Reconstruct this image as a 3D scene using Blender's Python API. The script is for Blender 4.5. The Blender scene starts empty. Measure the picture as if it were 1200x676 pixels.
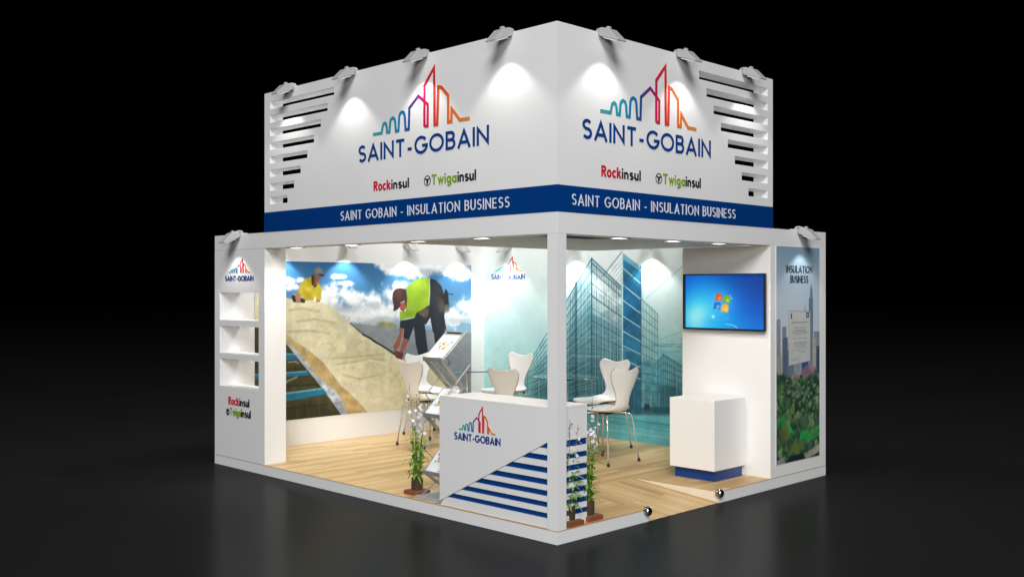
import bpy, bmesh, math, random
import numpy as np
from mathutils import Vector
random.seed(7)
PI = math.pi
sc = bpy.context.scene
COL = sc.collection
ORIG = {}

# ------------------------------------------------------------------ helpers
def s2l(c):
    return tuple(((v/255)/12.92 if v/255 <= .04045 else ((v/255+.055)/1.055)**2.4) for v in c[:3])

def tagit(o, label, cat, group=None, kind=None):
    if label: o['label'] = label
    if cat: o['category'] = cat
    if group: o['group'] = group
    if kind: o['kind'] = kind
    return o

def thing(name, label, cat, loc=(0, 0, 0), group=None):
    o = bpy.data.objects.new(name, None)
    o.empty_display_size = .1
    COL.objects.link(o); o.location = loc
    ORIG[o.name] = Vector(loc)
    return tagit(o, label, cat, group)

class MB:
    """collects faces of ONE part"""
    def __init__(s): s.v = []; s.f = []; s.mi = []
    def face(s, pts, m=0):
        n = len(s.v); s.v += [tuple(p) for p in pts]; s.f.append(tuple(range(n, n+len(pts)))); s.mi.append(m)
    def box(s, x0, x1, y0, y1, z0, z1, m=0):
        n = len(s.v)
        s.v += [(x0,y0,z0),(x1,y0,z0),(x1,y1,z0),(x0,y1,z0),(x0,y0,z1),(x1,y0,z1),(x1,y1,z1),(x0,y1,z1)]
        for f in ((0,3,2,1),(4,5,6,7),(0,1,5,4),(1,2,6,5),(2,3,7,6),(3,0,4,7)):
            s.f.append(tuple(n+i for i in f)); s.mi.append(m)
        return s
    def prism(s, pts, d, m=0):
        """pts: planar loop, d: extrusion vector"""
        n = len(s.v); k = len(pts)
        s.v += [tuple(p) for p in pts]+[tuple(Vector(p)+Vector(d)) for p in pts]
        s.f.append(tuple(range(n, n+k))); s.f.append(tuple(range(n+2*k-1, n+k-1, -1))); s.mi += [m, m]
        for i in range(k):
            j = (i+1) % k; s.f.append((n+i, n+k+i, n+k+j, n+j)); s.mi.append(m)
        return s
    def tube(s, pts, r, seg=10, m=0, cap=True):
        pts = [Vector(p) for p in pts]; rs = r if isinstance(r, (list, tuple)) else [r]*len(pts)
        n0 = len(s.v); up = None
        for i, p in enumerate(pts):
            t = ((pts[i]-pts[i-1]).normalized() if i else Vector()) + ((pts[i+1]-pts[i]).normalized() if i < len(pts)-1 else Vector())
            t.normalize()
            if up is None: up = t.orthogonal().normalized()
            up = (up - t*up.dot(t)).normalized(); w = t.cross(up)
            for k in range(seg):
                a = 2*PI*k/seg; s.v.append(tuple(p+(up*math.cos(a)+w*math.sin(a))*rs[i]))
        for i in range(len(pts)-1):
            for k in range(seg):
                k2 = (k+1) % seg; a = n0+i*seg
                s.f.append((a+k, a+k2, a+seg+k2, a+seg+k)); s.mi.append(m)
        if cap:
            s.f.append(tuple(n0+k for k in range(seg))[::-1]); s.mi.append(m)
            e = n0+(len(pts)-1)*seg; s.f.append(tuple(e+k for k in range(seg))); s.mi.append(m)
        return s
    def lathe(s, prof, c=(0,0,0), seg=32, m=0):
        n0 = len(s.v)
        for r, z in prof:
            for k in range(seg):
                a = 2*PI*k/seg; s.v.append((c[0]+r*math.cos(a), c[1]+r*math.sin(a), c[2]+z))
        for i in range(len(prof)-1):
            for k in range(seg):
                k2 = (k+1) % seg; a = n0+i*seg
                s.f.append((a+k, a+k2, a+seg+k2, a+seg+k)); s.mi.append(m)
        s.f.append(tuple(n0+k for k in range(seg))[::-1]); s.mi.append(m)
        e = n0+(len(prof)-1)*seg; s.f.append(tuple(e+k for k in range(seg))); s.mi.append(m)
        return s
    def sphere(s, c, r, seg=24, rings=14, m=0):
        prof = [(max(1e-4, r*math.sin(PI*i/rings)), -r*math.cos(PI*i/rings)) for i in range(rings+1)]
        return s.lathe(prof, c, seg, m)
    def build(s, name, mats, parent=None, bevel=0, smooth=False, weld=False):
        me = bpy.data.meshes.new(name)
        org = ORIG.get(parent.name, Vector()) if parent else Vector()
        me.from_pydata([tuple(Vector(p)-org) for p in s.v], [], s.f)
        mats = mats if isinstance(mats, (list, tuple)) else [mats]
        for m in mats: me.materials.append(m)
        for p, mi in zip(me.polygons, s.mi): p.material_index = mi
        bm = bmesh.new(); bm.from_mesh(me)
        if weld: bmesh.ops.remove_doubles(bm, verts=bm.verts, dist=1e-5)
        bmesh.ops.recalc_face_normals(bm, faces=bm.faces)
        bm.to_mesh(me); bm.free()
        if smooth:
            for p in me.polygons: p.use_smooth = True
        o = bpy.data.objects.new(name, me); COL.objects.link(o)
        if parent: o.parent = parent
        ORIG[o.name] = org
        if bevel:
            b = o.modifiers.new('bevel', 'BEVEL'); b.width = bevel; b.segments = 2; b.limit_method = 'ANGLE'; b.angle_limit = .7
        return o

def copy_tree(o, parent=None):
    c = o.copy(); COL.objects.link(c)
    if parent: c.parent = parent
    for ch in list(o.children): copy_tree(ch, c)
    return c

# lighting values
GROUND_ALB = .018; GROUND_SPEC = .055
SPOT_DEG = 102; SPOT_IN = .10; SPOT_BLEND = .45
P_OUT = 9; P_IN = 25; P_DOWN = 19
KEYS = [('ambient_key_fill', (22, -23, 22), (-1, 1, 1.5), 16.0, 13200),  # added off-camera area light, stands in for the even ambient light
        ('front_interior_fill', (9.0, -9.4, 3.2), (-2, 2, 1.2), 3.0, 500),  # added low fill, throws light into the interior and onto its prints
        ('fill_above_open_roof', (-3.5, 2.0, 5.2), (-3.9, 2.2, 0), 1.6, 130)]  # added unseen fill, brightens the interior through the open top
# ---------------------------------------------------------------- materials
def newmat(name):
    m = bpy.data.materials.new(name); m.use_nodes = True
    return m, m.node_tree.nodes, m.node_tree.links, m.node_tree.nodes['Principled BSDF']

def plain(name, col, rough=.5, metal=0, var=.04, nscale=6, bump=.0, spec=.5, coords='Object', **kw):
    m, N, L, b = newmat(name)
    tc = N.new('ShaderNodeTexCoord'); nz = N.new('ShaderNodeTexNoise'); nz.inputs['Scale'].default_value = nscale; nz.inputs['Detail'].default_value = 6
    L.new(tc.outputs[coords], nz.inputs['Vector'])
    mx = N.new('ShaderNodeMix'); mx.data_type = 'RGBA'
    L.new(nz.outputs['Fac'], mx.inputs['Factor'])
    mx.inputs['A'].default_value = (*[min(1, c*(1-var)) for c in col], 1); mx.inputs['B'].default_value = (*[min(1, c*(1+var)) for c in col], 1)
    L.new(mx.outputs['Result'], b.inputs['Base Color'])
    b.inputs['Roughness'].default_value = rough; b.inputs['Metallic'].default_value = metal; b.inputs['Specular IOR Level'].default_value = spec
    if bump:
        bp = N.new('ShaderNodeBump'); bp.inputs['Strength'].default_value = bump; bp.inputs['Distance'].default_value = .002
        n2 = N.new('ShaderNodeTexNoise'); n2.inputs['Scale'].default_value = nscale*30; L.new(tc.outputs[coords], n2.inputs['Vector'])
        L.new(n2.outputs['Fac'], bp.inputs['Height']); L.new(bp.outputs['Normal'], b.inputs['Normal'])
    for k, v in kw.items(): b.inputs[k].default_value = v
    return m

WHITE = plain('white_laminate', (.80, .80, .80), .42, var=.015, nscale=3, bump=.12)
WHITE_IN = plain('white_wall_paint', (.82, .815, .80), .5, var=.015, nscale=3, bump=.12)
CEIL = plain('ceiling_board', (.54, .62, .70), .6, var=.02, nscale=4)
BLUE = plain('blue_laminate', s2l((0, 56, 124)), .35, var=.04, nscale=5)
LAMPGREY = plain('lamp_housing_grey', (.46, .46, .46), .5, var=.05, nscale=12)
CHROME = plain('chrome', (.74, .75, .77), .18, .75, var=.02)
ALU = plain('brushed_aluminium', (.40, .40, .41), .38, .45, var=.08, nscale=20)
STEELBALL = plain('dark_chrome', (.42, .42, .43), .14, 1, var=.03)
RUBBER = plain('black_rubber', (.015, .015, .015), .6, var=.2)
SHELL = plain('white_chair_lacquer', (.83, .82, .80), .28, var=.012, nscale=4)
EDGEPLY = plain('shell_edge', (.62, .56, .47), .5, var=.1, nscale=30)
TRIM = plain('oak_trim', s2l((176, 146, 98)), .5, var=.15, nscale=30)
BLACKPL = plain('black_bezel', (.012, .012, .014), .3, var=.1)
NAVY = plain('navy_lettering', s2l((12, 58, 128)), .45, var=.03)
BANDTXT = plain('white_lettering', (.82, .83, .86), .45, var=.02)
RED = plain('red_lettering', s2l((196, 32, 48)), .45, var=.03)
GREEN = plain('green_lettering', s2l((128, 160, 40)), .45, var=.04)
BLACK = plain('black_lettering', (.02, .02, .022), .45, var=.1)
DARKTXT = plain('dark_banner_lettering', (.035, .05, .07), .5, var=.1)
TERRA = plain('terracotta', s2l((136, 72, 44)), .6, var=.2, nscale=22, bump=.3)
SOIL = plain('soil', s2l((120, 96, 66)), .9, var=.4, nscale=60, bump=.6)
ROOT = plain('root_ball', s2l((70, 52, 40)), .9, var=.5, nscale=40, bump=.8)
LEAF = plain('leaf', s2l((112, 156, 52)), .45, var=.5, nscale=9)
STEM = plain('stem', s2l((96, 118, 60)), .6, var=.3, nscale=20)
PETAL = plain('petal', s2l((226, 220, 232)), .6, var=.12, nscale=40)
BUD = plain('bud', s2l((150, 120, 110)), .6, var=.3, nscale=40)
CREAM = plain('cream_plastic', (.62, .58, .48), .5, var=.05)
CHEEK = plain('bounce_tinted_edge_board', s2l((228, 216, 198)), .5, var=.06)  # white cheek with the warm bounce off the oak put into its colour
GREYPL = plain('grey_base_plate', (.36, .37, .40), .5, var=.05)

def emis(name, col, strength):
    m, N, L, b = newmat(name)
    b.inputs['Base Color'].default_value = (.8, .8, .8, 1); b.inputs['Emission Color'].default_value = (*col, 1); b.inputs['Emission Strength'].default_value = strength
    return m
LENS = emis('lit_lens', (1, .96, .88), 6); LENS_ARM = emis('floodlight_lens', (1, .97, .92), .35)

def glassmat():
    m, N, L, b = newmat('clear_glass')
    tc = N.new('ShaderNodeTexCoord'); nz = N.new('ShaderNodeTexNoise'); L.new(tc.outputs['Object'], nz.inputs['Vector'])
    r = N.new('ShaderNodeMapRange'); r.inputs['To Min'].default_value = .0; r.inputs['To Max'].default_value = .03
    L.new(nz.outputs['Fac'], r.inputs['Value']); L.new(r.outputs['Result'], b.inputs['Roughness'])
    b.inputs['Base Color'].default_value = (.80, .92, .90, 1); b.inputs['Transmission Weight'].default_value = 1; b.inputs['IOR'].default_value = 1.5
    return m
GLASS = glassmat()

def ground_mat():
    m, N, L, b = newmat('polished_dark_floor')
    tc = N.new('ShaderNodeTexCoord'); nz = N.new('ShaderNodeTexNoise'); nz.inputs['Scale'].default_value = .7; nz.inputs['Detail'].default_value = 5
    L.new(tc.outputs['Object'], nz.inputs['Vector'])
    r = N.new('ShaderNodeMapRange'); r.inputs['To Min'].default_value = .20; r.inputs['To Max'].default_value = .27
    L.new(nz.outputs['Fac'], r.inputs['Value']); L.new(r.outputs['Result'], b.inputs['Roughness'])
    mx = N.new('ShaderNodeMix'); mx.data_type = 'RGBA'; L.new(nz.outputs['Fac'], mx.inputs['Factor'])
    mx.inputs['A'].default_value = (GROUND_ALB*.93,)*3+(1,); mx.inputs['B'].default_value = (GROUND_ALB*1.07,)*3+(1,)
    L.new(mx.outputs['Result'], b.inputs['Base Color'])
    N.remove(b)
    df = N.new('ShaderNodeBsdfDiffuse'); gl = N.new('ShaderNodeBsdfGlossy'); ms = N.new('ShaderNodeMixShader')
    L.new(mx.outputs['Result'], df.inputs['Color']); L.new(r.outputs['Result'], gl.inputs['Roughness']); gl.inputs['Color'].default_value = (.9, .95, 1, 1)
    ms.inputs['Fac'].default_value = GROUND_SPEC; L.new(df.outputs[0], ms.inputs[1]); L.new(gl.outputs[0], ms.inputs[2])
    L.new(ms.outputs[0], N['Material Output'].inputs['Surface'])
    return m

def wood_mat(name, along='Y', tilt=0):
    m, N, L, b = newmat(name)
    tc = N.new('ShaderNodeTexCoord'); mp = N.new('ShaderNodeMapping')
    mp.inputs['Rotation'].default_value = (0, 0, PI/2 if along == 'Y' else 0)
    L.new(tc.outputs['Object'], mp.inputs['Vector'])
    br = N.new('ShaderNodeTexBrick'); L.new(mp.outputs['Vector'], br.inputs['Vector'])
    br.inputs['Scale'].default_value = 1; br.inputs['Brick Width'].default_value = 1.15; br.inputs['Row Height'].default_value = .07
    br.inputs['Mortar Size'].default_value = .0012; br.inputs['Mortar Smooth'].default_value = .3; br.offset = .37; br.inputs['Bias'].default_value = 0
    br.inputs['Color1'].default_value = (*s2l((220, 193, 142)), 1); br.inputs['Color2'].default_value = (*s2l((184, 148, 96)), 1); br.inputs['Mortar'].default_value = (*s2l((150, 112, 64)), 1)
    mp2 = N.new('ShaderNodeMapping'); mp2.inputs['Scale'].default_value = (1.2, 26, 1); L.new(mp.outputs['Vector'], mp2.inputs['Vector'])
    nz = N.new('ShaderNodeTexNoise'); nz.inputs['Scale'].default_value = 2.2; nz.inputs['Detail'].default_value = 8; nz.inputs['Distortion'].default_value = .6
    L.new(mp2.outputs['Vector'], nz.inputs['Vector'])
    cr = N.new('ShaderNodeValToRGB'); cr.color_ramp.elements[0].position = .3; cr.color_ramp.elements[1].position = .72
    cr.color_ramp.elements[0].color = (.72, .66, .56, 1); cr.color_ramp.elements[1].color = (1.0, 1.0, 1.0, 1)
    L.new(nz.outputs['Fac'], cr.inputs['Fac'])
    mx = N.new('ShaderNodeMix'); mx.data_type = 'RGBA'; mx.blend_type = 'MULTIPLY'; mx.inputs['Factor'].default_value = .8
    L.new(br.outputs['Color'], mx.inputs['A']); L.new(cr.outputs['Color'], mx.inputs['B'])
    L.new(mx.outputs['Result'], b.inputs['Base Color']); b.inputs['Roughness'].default_value = .38
    bp = N.new('ShaderNodeBump'); bp.inputs['Strength'].default_value = .15; bp.inputs['Distance'].default_value = .002
    L.new(br.outputs['Fac'], bp.inputs['Height']); bp.invert = True; L.new(bp.outputs['Normal'], b.inputs['Normal'])
    return m

def attr_mat(name, rough=.45, emit=0, spec=.4):
    m, N, L, b = newmat(name)
    a = N.new('ShaderNodeAttribute'); a.attribute_name = 'print'
    if emit:
        b.inputs['Base Color'].default_value = (.01, .01, .01, 1)
        L.new(a.outputs['Color'], b.inputs['Emission Color']); b.inputs['Emission Strength'].default_value = emit
    else:
        L.new(a.outputs['Color'], b.inputs['Base Color'])
    b.inputs['Roughness'].default_value = rough; b.inputs['Specular IOR Level'].default_value = spec
    return m
PRINT = attr_mat('printed_vinyl'); SCREEN = attr_mat('lit_screen', .25, 1.0); COLOURED = attr_mat('coloured_lettering')

# ------------------------------------------------- a small painter for the prints
def vnoise(h, w, cell, rng):
    gh, gw = int(h/cell)+3, int(w/cell)+3
    g = rng.random((gh, gw)); y = np.arange(h)/cell; x = np.arange(w)/cell
    yi = y.astype(int); xi = x.astype(int); fy = (y-yi); fx = (x-xi); fy = fy*fy*(3-2*fy); fx = fx*fx*(3-2*fx)
    a = g[yi][:, xi]; b_ = g[yi][:, xi+1]; c = g[yi+1][:, xi]; d = g[yi+1][:, xi+1]
    return (a*(1-fx)+b_*fx)*(1-fy)[:, None]+(c*(1-fx)+d*fx)*fy[:, None]
def fbm(h, w, cell, rng, octs=5):
    o = np.zeros((h, w)); amp = 1; tot = 0
    for k in range(octs):
        if cell < 1.5: break
        o += amp*vnoise(h, w, cell, rng); tot += amp; amp *= .6; cell /= 2
    return o/tot
def blur(a, s):
    r = int(s*3)+1; k = np.exp(-.5*(np.arange(-r, r+1)/s)**2); k /= k.sum()
    p = np.pad(a, r, mode='edge')
    p = np.apply_along_axis(lambda v: np.convolve(v, k, 'valid'), 0, p)
    return np.apply_along_axis(lambda v: np.convolve(v, k, 'valid'), 1, p)
class Canvas:
    """fractions: u to the right, v upwards"""
    def __init__(s, w, h, ppm, seed=1):
        s.W = int(w*ppm); s.H = int(h*ppm); s.ppm = ppm; s.rng = np.random.default_rng(seed)
        s.img = np.zeros((s.H, s.W, 3)); s.n1 = fbm(s.H, s.W, .28*ppm, s.rng); s.n2 = fbm(s.H, s.W, .07*ppm, s.rng, 4)
        s.Y, s.X = np.mgrid[0:s.H, 0:s.W].astype(float)
    def vgrad(s, stops):
        t = (s.Y/(s.H-1)).ravel()
        for c in range(3): s.img[..., c] = np.interp(t, [q[0] for q in stops], [q[1][c] for q in stops]).reshape(s.H, s.W)
    def comp(s, m, col, noise=0):
        c = np.array(col, float)
        if noise:
            f = 1+noise*((s.n1-.5)*1.6+(s.n2-.5)*2.2)
            c = c[None, None, :]*f[..., None]
        s.img = s.img*(1-m[..., None])+np.clip(c, 0, 255)*m[..., None]
    def mask(s, pts, bl=0):
        P = np.array([(p[0]*s.W-.5, p[1]*s.H-.5) for p in pts]); m = np.zeros((s.H, s.W))
        x0 = max(0, int(P[:, 0].min())-2); x1 = min(s.W, int(P[:, 0].max())+3); y0 = max(0, int(P[:, 1].min())-2); y1 = min(s.H, int(P[:, 1].max())+3)
        if x1 <= x0 or y1 <= y0: return m
        X = s.X[y0:y1, x0:x1]; Y = s.Y[y0:y1, x0:x1]; acc = np.zeros(X.shape)
        for dx in (-.33, 0, .33):
            for dy in (-.33, 0, .33):
                ins = np.zeros(X.shape, bool); xs = X+dx; ys = Y+dy
                for i in range(len(P)):
                    xa, ya = P[i]; xb, yb = P[(i+1) % len(P)]
                    if ya == yb: continue
                    ins ^= ((ya > ys) != (yb > ys)) & (xs < (xb-xa)*(ys-ya)/(yb-ya)+xa)
                acc += ins
        m[y0:y1, x0:x1] = acc/9
        if bl > 0 and bl*s.ppm > .4: m = blur(m, bl*s.ppm)
        return m
    def poly(s, col, pts, bl=0, noise=0, a=1): s.comp(s.mask(pts, bl)*a, col, noise)
    def line(s, col, w, pts, a=1):
        wp = w*s.ppm; a = a*min(1, wp); hw = max(wp, 1)/2
        P = [(p[0]*s.W-.5, p[1]*s.H-.5) for p in pts]
        for (xa, ya), (xb, yb) in zip(P[:-1], P[1:]):
            x0 = max(0, int(min(xa, xb)-hw-2)); x1 = min(s.W, int(max(xa, xb)+hw+3)); y0 = max(0, int(min(ya, yb)-hw-2)); y1 = min(s.H, int(max(ya, yb)+hw+3))
            if x1 <= x0 or y1 <= y0: continue
            X = s.X[y0:y1, x0:x1]; Y = s.Y[y0:y1, x0:x1]; dx, dy = xb-xa, yb-ya; l2 = dx*dx+dy*dy+1e-9
            t = np.clip(((X-xa)*dx+(Y-ya)*dy)/l2, 0, 1); d = np.hypot(X-xa-t*dx, Y-ya-t*dy)
            m = np.clip(hw-d+.5, 0, 1)*a
            sub = s.img[y0:y1, x0:x1]; sub[:] = sub*(1-m[..., None])+np.array(col, float)*m[..., None]
    def cloud(s, col, cx, cy, rx, ry, a, soft=1.25):
        d = np.hypot((s.X/s.W-cx)/rx, (s.Y/s.H-cy)/ry)
        m = np.clip((1.25-d+(s.n1-.5)*1.5+(s.n2-.5)*.8)*soft, 0, 1)*a
        m = m*m*(3-2*m); self_c = np.array(col, float)
        s.img = s.img*(1-m[..., None])+self_c*(1+.10*((s.n2-.5)))[..., None]*m[..., None]
    def blob(s, col, cx, cy, rx, ry, a, p=1.0):
        d = np.hypot((s.X/s.W-cx)/rx, (s.Y/s.H-cy)/ry); m = np.exp(-(d**2)*p)*a; s.comp(m, col)
    def run(s, ops):
        for o in ops:
            if o[0] == 'p': s.poly(o[1], o[2], o[3], o[4], o[5])
            elif o[0] == 'l': s.line(o[1], o[2], o[3], o[4])
            elif o[0] == 'c': s.cloud(o[1], o[2], o[3], o[4], o[5], o[6])
    def build(s, name, f, mat, parent, gain=1.0):
        """f(u, v) -> world point of the print surface"""
        o00 = Vector(f(0, 0)); eu = Vector(f(1, 0))-o00; ev = Vector(f(0, 1))-o00
        org = ORIG.get(parent.name, Vector()); o00 = o00-org
        U = (s.X/(s.W-1)).ravel(); V = (s.Y/(s.H-1)).ravel()
        co = np.array(o00)[None]+U[:, None]*np.array(eu)[None]+V[:, None]*np.array(ev)[None]
        w, h = s.W, s.H; idx = np.arange(w*h).reshape(h, w)
        q = np.stack([idx[:-1, :-1], idx[:-1, 1:], idx[1:, 1:], idx[1:, :-1]], -1).reshape(-1, 4)
        me = bpy.data.meshes.new(name); me.vertices.add(w*h); me.vertices.foreach_set('co', co.ravel())
        me.loops.add(q.size); me.loops.foreach_set('vertex_index', q.ravel()); me.polygons.add(len(q))
        me.polygons.foreach_set('loop_start', np.arange(len(q))*4); me.polygons.foreach_set('loop_total', np.full(len(q), 4)); me.update()
        c = np.clip(s.img/255, 0, 1); lin = np.where(c <= .04045, c/12.92, ((c+.055)/1.055)**2.4)*gain
        at = me.color_attributes.new('print', 'FLOAT_COLOR', 'POINT')
        at.data.foreach_set('color', np.concatenate([lin.reshape(-1, 3), np.ones((w*h, 1))], 1).ravel())
        me.materials.append(mat); o = bpy.data.objects.new(name, me); COL.objects.link(o); o.parent = parent; ORIG[o.name] = org
        return o

# ---------------------------------------------------------------- lettering
def ribbon(mb, pts, w, f, d0, d1, m=0):
    """flat stroke of width w along pts (a, z); f(a, z, depth) -> world; returns nothing"""
    P = [Vector(p) for p in pts]
    closed = (P[0]-P[-1]).length < 1e-6
    if closed: P = P[:-1]
    n = len(P); Lf = []; Rt = []
    for i in range(n):
        if closed: a, b = P[i-1], P[(i+1) % n]; t1 = (P[i]-a).normalized(); t2 = (b-P[i]).normalized()
        else:
            t1 = (P[i]-P[i-1]).normalized() if i else (P[1]-P[0]).normalized()
            t2 = (P[i+1]-P[i]).normalized() if i < n-1 else t1
        n1 = Vector((-t1.y, t1.x)); n2 = Vector((-t2.y, t2.x)); mt = (n1+n2)
        mt = mt.normalized() if mt.length > 1e-4 else n1
        k = min(1/max(.38, mt.dot(n1)), 2.2)*w/2
        off = mt*k
        p = P[i]
        if not closed and i in (0, n-1): p = P[i]+(t1 if i else -t1)*w*.0
        Lf.append(p+off); Rt.append(p-off)
    m_ = n if closed else n-1
    for i in range(m_):
        j = (i+1) % n
        mb.face([f(*Lf[i], d1), f(*Lf[j], d1), f(*Rt[j], d1), f(*Rt[i], d1)], m)
        mb.face([f(*Lf[i], d0), f(*Lf[j], d0), f(*Lf[j], d1), f(*Lf[i], d1)], m)
        mb.face([f(*Rt[i], d0), f(*Rt[j], d0), f(*Rt[j], d1), f(*Rt[i], d1)], m)
    if not closed:
        for i in (0, n-1): mb.face([f(*Lf[i], d0), f(*Rt[i], d0), f(*Rt[i], d1), f(*Lf[i], d1)], m)

def arc(cx, cy, rx, ry, a0, a1, n=12):
    return [(cx+rx*math.cos(math.radians(a0+(a1-a0)*i/n)), cy+ry*math.sin(math.radians(a0+(a1-a0)*i/n))) for i in range(n+1)]
GLYPH = {  # unit ink height, stroke centre lines (half stroke about .08)
 'S': (.54, [arc(.28, .715, .235, .205, 30, 270, 12)[:-1]+arc(.28, .295, .255, .215, 90, -145, 14)]),
 'A': (.78, [[(0, 0), (.39, .90), (.78, 0)], [(.14, .30), (.64, .30)]]),
 'I': (.0, [[(0, 0), (0, 1)]]),
 'N': (.66, [[(0, 0), (0, .88), (.66, .12), (.66, 1)]]),
 'T': (.62, [[(0, .92), (.62, .92)], [(.31, 0), (.31, .915)]]),
 '-': (.30, [[(0, .37), (.30, .37)]]),
 'G': (.84, [arc(.45, .5, .43, .42, 42, 360, 22)[:-1]+[(.87, .46), (.52, .46)]]),
 'O': (.92, [arc(.46, .5, .45, .42, 0, 360, 30)]),
 'B': (.54, [[(0, 0), (0, 1)], [(.02, .92)]+arc(.30, .725, .19, .195, 90, -90, 8)+[(.02, .53)], [(.02, .53)]+arc(.32, .305, .215, .225, 90, -90, 8)+[(.02, .08)]]),
 'U': (.62, [[(0, 1), (0, .36)]+arc(.31, .36, .31, .28, 180, 360, 12)+[(.62, 1)]]),
 'L': (.48, [[(0, 1), (0, .08), (.48, .08)]]),
 'E': (.52, [[(.52, .92), (0, .92), (0, .08), (.52, .08)], [(.03, .52), (.47, .52)]]),
 ' ': (.18, []),
}
GLYPH.update({  # heavy lower case of the product marks, x-height .68
 'R': (.46, [[(0, 0), (0, 1)], [(.02, .91)]+arc(.25, .725, .19, .185, 90, -90, 8)+[(.02, .54)], [(.18, .54), (.46, 0)]]),
 'o': (.46, [arc(.23, .34, .22, .27, 0, 360, 22)]), 'c': (.40, [arc(.23, .34, .22, .27, 48, 312, 16)]),
 'k': (.40, [[(0, 0), (0, 1)], [(.38, .68), (.03, .30)], [(.14, .42), (.42, 0)]]),
 'i': (.0, [[(0, 0), (0, .68)], [(0, .83), (0, 1.0)]]), 'l': (.0, [[(0, 0), (0, 1.02)]]),
 'n': (.38, [[(0, 0), (0, .68)], arc(.19, .40, .19, .20, 180, 0, 10)+[(.38, 0)]]),
 'u': (.38, [[(0, .68), (0, .26)]+arc(.19, .26, .19, .19, 180, 360, 10)+[(.38, .3)], [(.38, 0), (.38, .68)]]),
 's': (.34, [[(x_*.64, y_*.69) for x_, y_ in GLYPH['S'][1][0]]]),
 'w': (.60, [[(0, .68), (.15, .06), (.30, .60), (.45, .06), (.60, .68)]]),
 'g': (.42, [arc(.22, .36, .20, .25, 0, 360, 20), [(.42, .68), (.42, -.04)]+arc(.22, -.04, .20, .18, 0, -150, 8)]),
 'a': (.42, [arc(.22, .33, .20, .26, 0, 360, 20), [(.42, 0), (.42, .68)]]),
})
def stroke_text(name, word, f, a0, a1, z0, h, w, mat, parent, gap=.27, lift=0):
    tot = sum(GLYPH[c][0] for c in word)+gap*(len(word)-1); sx = (a1-a0)/tot
    mb = MB(); x = 0; k = 0
    for c in word:
        wd, strokes = GLYPH[c]
        for st in strokes:
            ribbon(mb, [(a0+(x+p[0])*sx, z0+p[1]*h) for p in st], w, f, .0005+lift, .004+.0004*(k % 3)+lift); k += 1
        x += wd+gap
    return mb.build(name, mat, parent)

EMBLEM = [(-.633,.007),(-.508,.007),(-.497,.050),(-.487,.078),(-.466,.089),(-.446,.078),(-.436,.050),(-.431,.005),(-.397,.005),(-.389,.085),(-.377,.110),(-.353,.121),(-.329,.110),(-.318,.085),(-.310,.002),(-.274,.002),(-.264,.122),(-.25,.147),(-.226,.158),(-.20,.147),(-.189,.122),(-.178,0),(-.135,0),(-.127,.178),(-.007,.265),(.114,.179),(.111,0),(.072,0),(.072,.339),(.196,.473),(.202,0),(.235,0),(.247,.307),(.290,.296),(.371,.219),(.371,.004),(.410,.003),(.415,.106),(.513,.004),(.633,.003)]
ECOL = [(-.64,(64,156,150)),(-.36,(44,140,164)),(-.2,(30,110,170)),(-.13,(36,72,140)),(-.03,(106,40,120)),(.07,(196,24,76)),(.2,(206,48,44)),(.3,(214,96,38)),(.64,(226,136,48))]
def emblem(f, ac, z0, k, parent, w=.024, ky=None):
    ky = ky or k; mb = MB(); d = 0; cols = []
    P = [(ac+a*k, z0+z*ky) for a, z in EMBLEM]
    P2 = [P[0]]
    for a, b in zip(P[:-1], P[1:]):
        n = max(1, int(math.dist(a, b)/(.09*k)))
        P2 += [(a[0]+(b[0]-a[0])*j/n, a[1]+(b[1]-a[1])*j/n) for j in range(1, n+1)]
    cut = next(i for i, p in enumerate(P2) if math.dist(p, P[27]) < 1e-9)   # the tall tower passes in front of the gabled one
    ribbon(mb, P2[:cut+1], w, f, .0005, .003); ribbon(mb, P2[cut:], w, f, .0005, .0045)
    o = mb.build('skyline_emblem', COLOURED, parent)
    me = o.data; at = me.color_attributes.new('print', 'FLOAT_COLOR', 'POINT'); org = ORIG[o.name]
    e0 = Vector(f(ac, z0, 0)); e1 = Vector(f(ac+1, z0, 0))-e0
    for i, v in enumerate(me.vertices):
        a = (v.co+org-e0).dot(e1)/k
        c = tuple(np.interp(a, [q[0] for q in ECOL], [q[1][j] for q in ECOL]) for j in range(3)); at.data[i].color = (*s2l(c), 1)
    return o

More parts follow.
